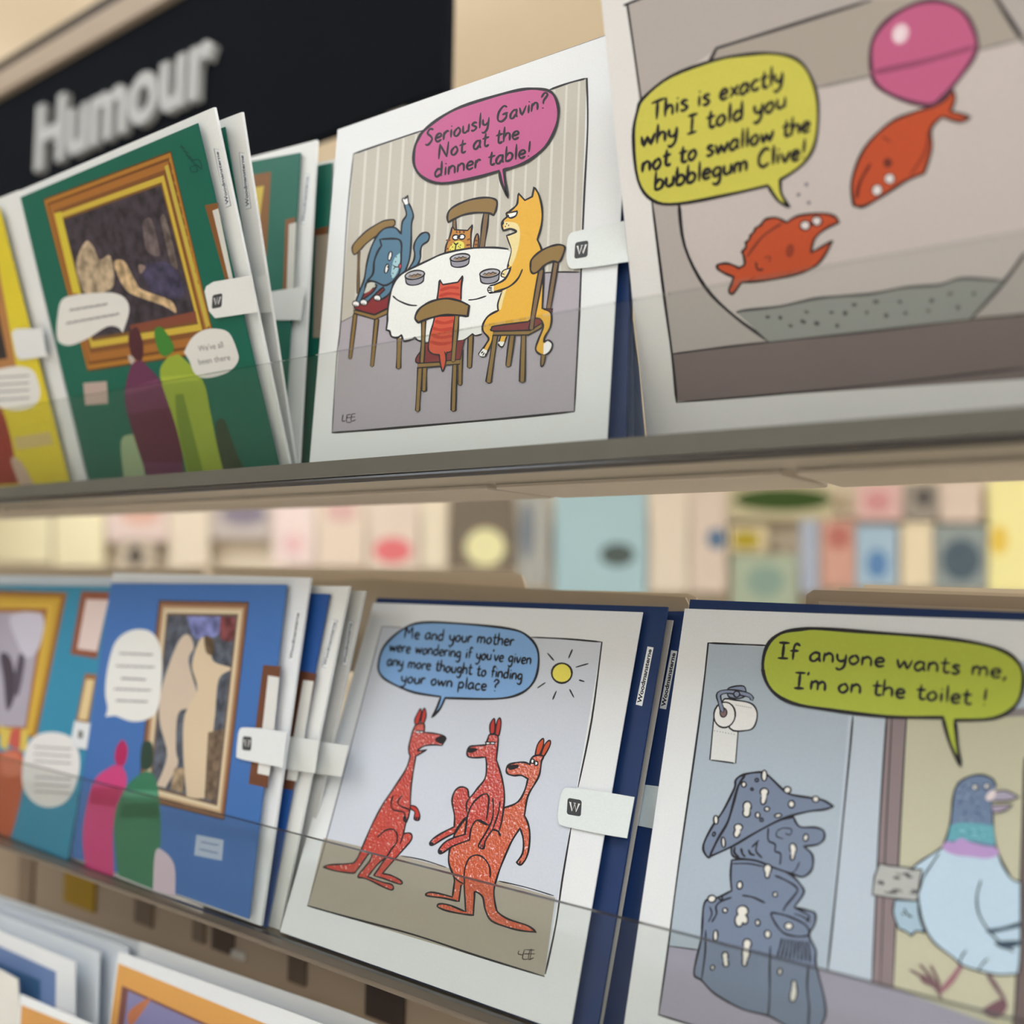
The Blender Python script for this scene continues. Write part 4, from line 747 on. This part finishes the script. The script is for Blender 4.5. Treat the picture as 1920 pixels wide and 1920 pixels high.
tb = c.sheet('seal_tab', 'L 1335,1050 1345,990 1370,972 1480,978* 1612,998* 1590,1198* 1450,1170 1340,1145 1330,1120', (226, 230, 230), .0011, .0003, smooth=True, label='white sticker sealing the card to its envelope')
c.k = .00113; emblem(c, 463, 1394, 17, 26, .98, .1, tb)
plain(PB, 'greeting_card', -.0080, 'X 400,1105 618,1114 500,1740 380,1700', 'X 400,1096 655,1099 524,1748 380,1700', (34, 80, 150), 'second blue gallery card in the row, its dark blue face and brown frame showing', lab='X 612,1252 632,1164 624,1162 604,1250', tab='L 1610,1020* 1795,1045* 1770,1230* 1590,1205*',
      extra=lambda a: a.F((96, 56, 36), 'L 1680,650* 1780,670* 1650,1325* 1560,1310*').F((214, 214, 208), 'L 1705,705* 1765,712* 1670,1275* 1610,1265*'))
plain(PB, 'greeting_card', -.0145, None, 'X 450,1104 684,1108 548,1752 400,1705', (34, 80, 150), 'third white enveloped card, greyer, just left of the kangaroo card', (206, 206, 202), lab='X 650,1248 662,1166 654,1164 641,1246', tab='L 1790,1050* 1960,1075* 1920,1250* 1770,1230*')

# ================================================================== CARD 8: turquoise gallery card
c = Card(PQ, 'greeting_card', 'turquoise card with gold framed picture and orange pen figure, far left of lower shelf')
TQ = (50, 138, 172)
c.sheet('front_leaf', 'X -150,1096 215,1100 125,1622 -230,1490', TQ, 0, .0006, 'print'); c.sheet('back_leaf', 'X -150,1096 215,1100 125,1622 -230,1490', WHITE, -.0012)
a = c.art('picture_panel')
pic_frame(a, 'L -80,198* 378,212* 205,1030* -220,1000*', 'L -40,325* 240,325* 140,970* -130,960*', ((0, (150, 100, 42)), (.25, (198, 158, 56)), (.55, (214, 176, 70)), (.8, (160, 104, 46)), (1, (170, 164, 178))))
a.F((200, 196, 210), 'L 60,340 240,340 220,520 150,580 90,480').F((70, 62, 76), 'L 0,560 60,580 90,760 40,880 20,700').F((84, 76, 92), 'L 110,560 140,600 100,800 80,700')
a.F((142, 82, 58), 'L 458,205* 615,210* 545,585* 395,560*').F((226, 206, 200), 'L 485,250* 610,255* 545,545* 435,530*')
a.F((150, 100, 60), 'L 478,668* 545,675* 500,950* 425,940*').F((222, 200, 150), 'L 485,700* 530,705* 490,930* 440,925*')
a.F((196, 90, 78), 'L 50,1000 120,980 130,1080 60,1080').F((214, 190, 90), 'L 0,960* 60,990* 40,1100* 0,1080*').F((214, 190, 90), 'L 120,980* 160,1000* 150,1110* 110,1100*'); a.done()
a = c.art('printed_figure'); a.F((186, 92, 60), 'L -40,1120 20,1110 70,1095 125,1120 130,1280 100,1450 50,1620* -90,1600* -60,1300').F((206, 118, 92), 'L 10,1130 60,1105 110,1130 110,1230 20,1240'); a.done('orange felt pen shaped figure')
a = c.art('speech_bubble'); a.F((228, 226, 224), 'L 125,1280 140,1110 200,1020 300,998 400,1030 445,1120 440,1250 380,1380 280,1422 180,1385')
for y in (1080, 1120, 1160, 1250, 1290, 1330): a.squig('L 190,%d 400,%d' % (y, y+14), 10, 2, 1.6)
a.done('rounded white speech bubble of small print')
c.sheet('envelope', 'X -155,1076 215,1082 132,1628 -240,1490', (206, 218, 228), -.0032, .0014, label='pale blue-white envelope')
tb = c.sheet('seal_tab', 'L 395,1060* 420,935* 545,955* 520,1100* 420,1085*', (222, 226, 228), .0011, .0003, label='white sticker')
c.k = .00113; emblem(c, 151, 1377, 9, 14, .98, .1, tb)

# ================================================================== DIVIDERS behind the lower row
def divider(px, y, z, lean, col, label, nm='shelf_divider', cat='divider'):
    P = yz_plane(y, z, lean, x=-.1); c = Card(P, nm, label, cat); c.sheet('board', px, col, 0, .0012, 'board', smooth=False); return c
divider('X 400,1062* 960,1072 978,1078 985,1100* 985,1240* 400,1240*', .052, -.2215, .22, (220, 202, 176), 'tan divider card standing behind the blue gallery cards')
divider('X -60,1062* 380,1066* 380,1240* -60,1240*', .056, -.2215, .22, (210, 192, 166), 'tan divider card behind the turquoise card at the left')
divider('X 585,1090* 700,1086 1285,1120 1292,1135* 1270,1260* 585,1260*', .0468, -.2215, .24, (196, 180, 156), 'brownish divider card behind the kangaroo card')
divider('X 960,1104* 1290,1112 1306,1120 1308,1260* 960,1260*', .054, -.2215, .24, (222, 206, 180), 'paler rounded divider card behind the kangaroo card')
divider('X 1511,1135* 1512,1115 1525,1106 2000,1122* 2000,1300* 1508,1300*', .050, -.2215, .26, (184, 168, 148), 'dark tan rounded divider card behind the pigeon card')
divider('X 1573,1101* 2000,1116* 2000,1300* 1573,1300*', .054, -.2215, .26, (224, 208, 182), 'middle tan divider card behind the pigeon card')
divider('X 1620,1096* 2000,1108* 2000,1300* 1620,1300*', .058, -.2215, .26, (240, 224, 198), 'rear palest divider card behind the pigeon card')
divider('X 1535,1127* 2000,1146* 2000,1300* 1532,1300*', .044, -.2215, .26, (206, 192, 172), 'front tan divider card just behind the pigeon card envelope')

# ================================================================== THIRD TIER (bottom left)
PL = yz_plane(-.036, -.434, .12, -.2)
def low(k, px, cc, label, extra=None, border=None):
    c = Card(PL, 'greeting_card', label)
    c.sheet('front_leaf', px, cc, k, .0006); c.sheet('back_leaf', px, WHITE, k-.0012)
    if extra: c.k = k+.00002; a = c.art('picture_panel'); extra(a); a.done()
low(-.046, 'X -120,1640* 281,1773* 300,2150* -140,2100*', (226, 232, 236), 'rearmost white card of the white stack in the bottom left corner')
low(-.040, 'X -120,1655* 240,1776* 262,2150* -140,2100*', (214, 222, 230), 'fourth white card of the white stack in the bottom left corner')
low(-.034, 'X -120,1668* 187,1785* 178,2150* -140,2100*', (220, 226, 230), 'third white card of the white stack in the bottom left corner')
low(-.024, 'X -120,1697* 141,1804* 139,2150* -140,2100*', (232, 234, 234), 'white bordered blue card in the bottom left stack', lambda a: a.F((108, 132, 176), 'X -120,1740* 0,1774* 105,1822* 104,1920* 100,2120* -130,2100*').F((60, 96, 134), 'X -120,1775* 0,1806* 76,1838* 76,1930* 76,2120* -130,2100*'))
low(-.012, 'X -120,1790* 0,1818* 33,1836* 38,1920* 40,2150* -140,2100*', (224, 222, 214), 'cream white card front at the very bottom left edge')
low(-.004, 'X 38,1864* 165,1918* 420,2020* 400,2300* 20,2200*', WHITE, 'orange card with white border in front of the bottom left stack', lambda a: a.F((208, 152, 84), 'X 40,1884* 90,1904* 400,2030* 390,2290* 24,2190*'))
low(-.030, 'X 262,1765* 640,1895* 720,1925* 700,2300* 240,2200*', (228, 230, 230), 'plain white card behind the orange bordered card')
low(-.022, 'X 222,1784* 524,1890* 780,1985* 740,2400* 160,2240*', WHITE, 'orange bordered lilac picture card in the lowest row', lambda a: a.F((222, 164, 88), 'X 222,1806* 487,1915* 770,2030* 735,2390* 164,2230*').F((128, 84, 78), 'X 229,1848* 400,1925* 720,2060* 690,2360* 185,2210*').F((140, 138, 178), 'X 240,1858* 410,1935* 700,2060* 670,2340* 200,2200*').F((196, 124, 86), 'X 240,1900 262,1880 282,1872 272,1890 245,1925'))

# ================================================================== FAR RACK of cards, seen through the open shelf
YB = 3.1
PBK = yz_plane(YB, 0.0)
far = empty('far_card_rack', (-1.1, YB+.05, FZ), 'blurred cream card rack across the aisle', 'rack')
def fbox(nm, x0, x1, y0, y1, z0, z1, m_): box(nm, (x0+1.1, y0-YB-.05, z0-FZ), (x1+1.1, y1-YB-.05, z1-FZ), m_, far)
fm = mat((228, 212, 186), .6, 'shelf')
fbox('back_panel', -7.5, 1.6, YB+.09, YB+.11, FZ, 1.0, fm)
for z in (-1.0, -.6, -.197, .17, .57): fbox('shelf', -7.5, 1.6, YB+.004, YB+.09, z-.012, z, fm)
fbox('base', -7.5, 1.6, YB-.05, YB+.11, FZ, FZ+.12, mat((150, 136, 118), .6, 'shelf'))
def far_card(px, cc, label, motif=None, mc=None, k=0):
    c = Card(PBK, 'greeting_card', label, group='blurred cards on the far rack'); c.sheet('front_leaf', px, cc, -k, .002)
    if motif: c.k = -k+.0004; a = c.art('picture_panel'); a.ell(mc, *motif); a.done()
FC = [((-40, 925, 95, 1055), (250, 238, 196), 'bright cream card at the far left of the distant rack', None, None),
 ((100, 935, 195, 1062), (246, 232, 190), 'pale buttery card beside the bright cream one, distant rack', None, None),
 ((200, 935, 315, 1015), (232, 208, 196), 'blush card with an orange-pink motif, distant rack', (225, 945, 300, 985), (226, 180, 160)),
 ((225, 1012, 290, 1068), (206, 190, 166), 'small tan card with a dark smudge, distant rack', (238, 1022, 270, 1062), (84, 76, 68)),
 ((318, 930, 392, 1062), (236, 220, 196), 'plain ivory card, distant rack', None, None),
 ((396, 935, 505, 1010), (196, 184, 176), 'mauve-grey motif card, distant rack', (415, 945, 500, 985), (138, 128, 140)),
 ((510, 930, 590, 1060), (236, 214, 204), 'pale pink and cream card, distant rack', (530, 1000, 570, 1040), (232, 190, 186)),
 ((594, 930, 685, 1062), (228, 208, 186), 'sandy card with rosy top, distant rack', (610, 940, 670, 980), (216, 176, 166)),
 ((690, 935, 785, 1068), (226, 206, 188), 'card with a coral pink patch, distant rack', (700, 1008, 772, 1056), (224, 118, 120)),
 ((790, 925, 838, 1065), (232, 218, 192), 'narrow cream card, distant rack', None, None),
 ((842, 925, 965, 1065), (120, 108, 92), 'dark brown card with a pale yellow disc, distant rack', (872, 990, 948, 1062), (236, 230, 176)),
 ((970, 925, 1030, 1100), (172, 172, 164), 'grey-blue striped card, distant rack', (975, 940, 1000, 1050), (116, 124, 134)),
 ((1040, 915, 1212, 1125), (172, 202, 208), 'large pale blue card with a dark blot, distant rack', (1125, 1018, 1190, 1062), (84, 96, 92)),
 ((1218, 905, 1290, 1110), (230, 216, 196), 'tall beige card right of the pale blue card, distant rack', None, None),
 ((1294, 905, 1362, 1110), (222, 204, 188), 'beige card with a blue smudge, distant rack', (1325, 990, 1362, 1030), (96, 122, 150)),
 ((1366, 908, 1562, 975), (196, 186, 150), 'card with a dark green hedge motif, distant rack', (1375, 915, 1560, 958), (52, 78, 18)),
 ((1368, 985, 1440, 1035), (216, 200, 160), 'small card with a mustard yellow spot, distant rack', (1372, 995, 1425, 1030), (178, 158, 44)),
 ((1372, 1040, 1495, 1150), (172, 184, 160), 'sage green card, distant rack', (1400, 1060, 1470, 1120), (140, 164, 150)),
 ((1500, 975, 1535, 1110), (176, 184, 200), 'narrow powder blue card, distant rack', None, None),
 ((1540, 975, 1602, 1100), (214, 164, 146), 'brick pink card, distant rack', (1550, 985, 1595, 1030), (188, 116, 104)),
 ((1606, 985, 1682, 1100), (170, 196, 214), 'sky blue card, distant rack', (1625, 1030, 1665, 1085), (96, 138, 186)),
 ((1606, 905, 1690, 975), (226, 186, 180), 'rose pink card near the shelf above, distant rack', (1620, 920, 1670, 960), (212, 150, 150)),
 ((1694, 905, 1760, 975), (160, 150, 138), 'charcoal-topped card, distant rack', (1715, 915, 1750, 950), (92, 88, 84)),
 ((1690, 980, 1748, 1100), (238, 222, 188), 'plain pale yellow-cream card, distant rack', None, None),
 ((1752, 985, 1850, 1105), (150, 160, 158), 'slate grey card, distant rack', (1765, 1010, 1840, 1090), (84, 100, 112)),
 ((1764, 900, 1838, 978), (226, 206, 190), 'peach card by the yellow one, distant rack', None, None),
 ((1854, 895, 1990, 1110), (252, 242, 170), 'bright lemon yellow card at the right, distant rack', (1856, 985, 1890, 1040), (240, 204, 86))]
for i, ((x0, y0, x1, y1), cc, lb, mo, mc) in enumerate(FC):
    q = 'X %d,%d* %d,%d* %d,%d* %d,%d*' % (x0, y0, x1, y0, x1, y1, x0, y1)
    ms = None
    if mo: a0, b0, a1, b1 = mo; ms = ((a0+a1)/2, (b0+b1)/2, (a1-a0)/2, (b1-b0)/2)
    far_card(q, cc, lb, ms, mc)
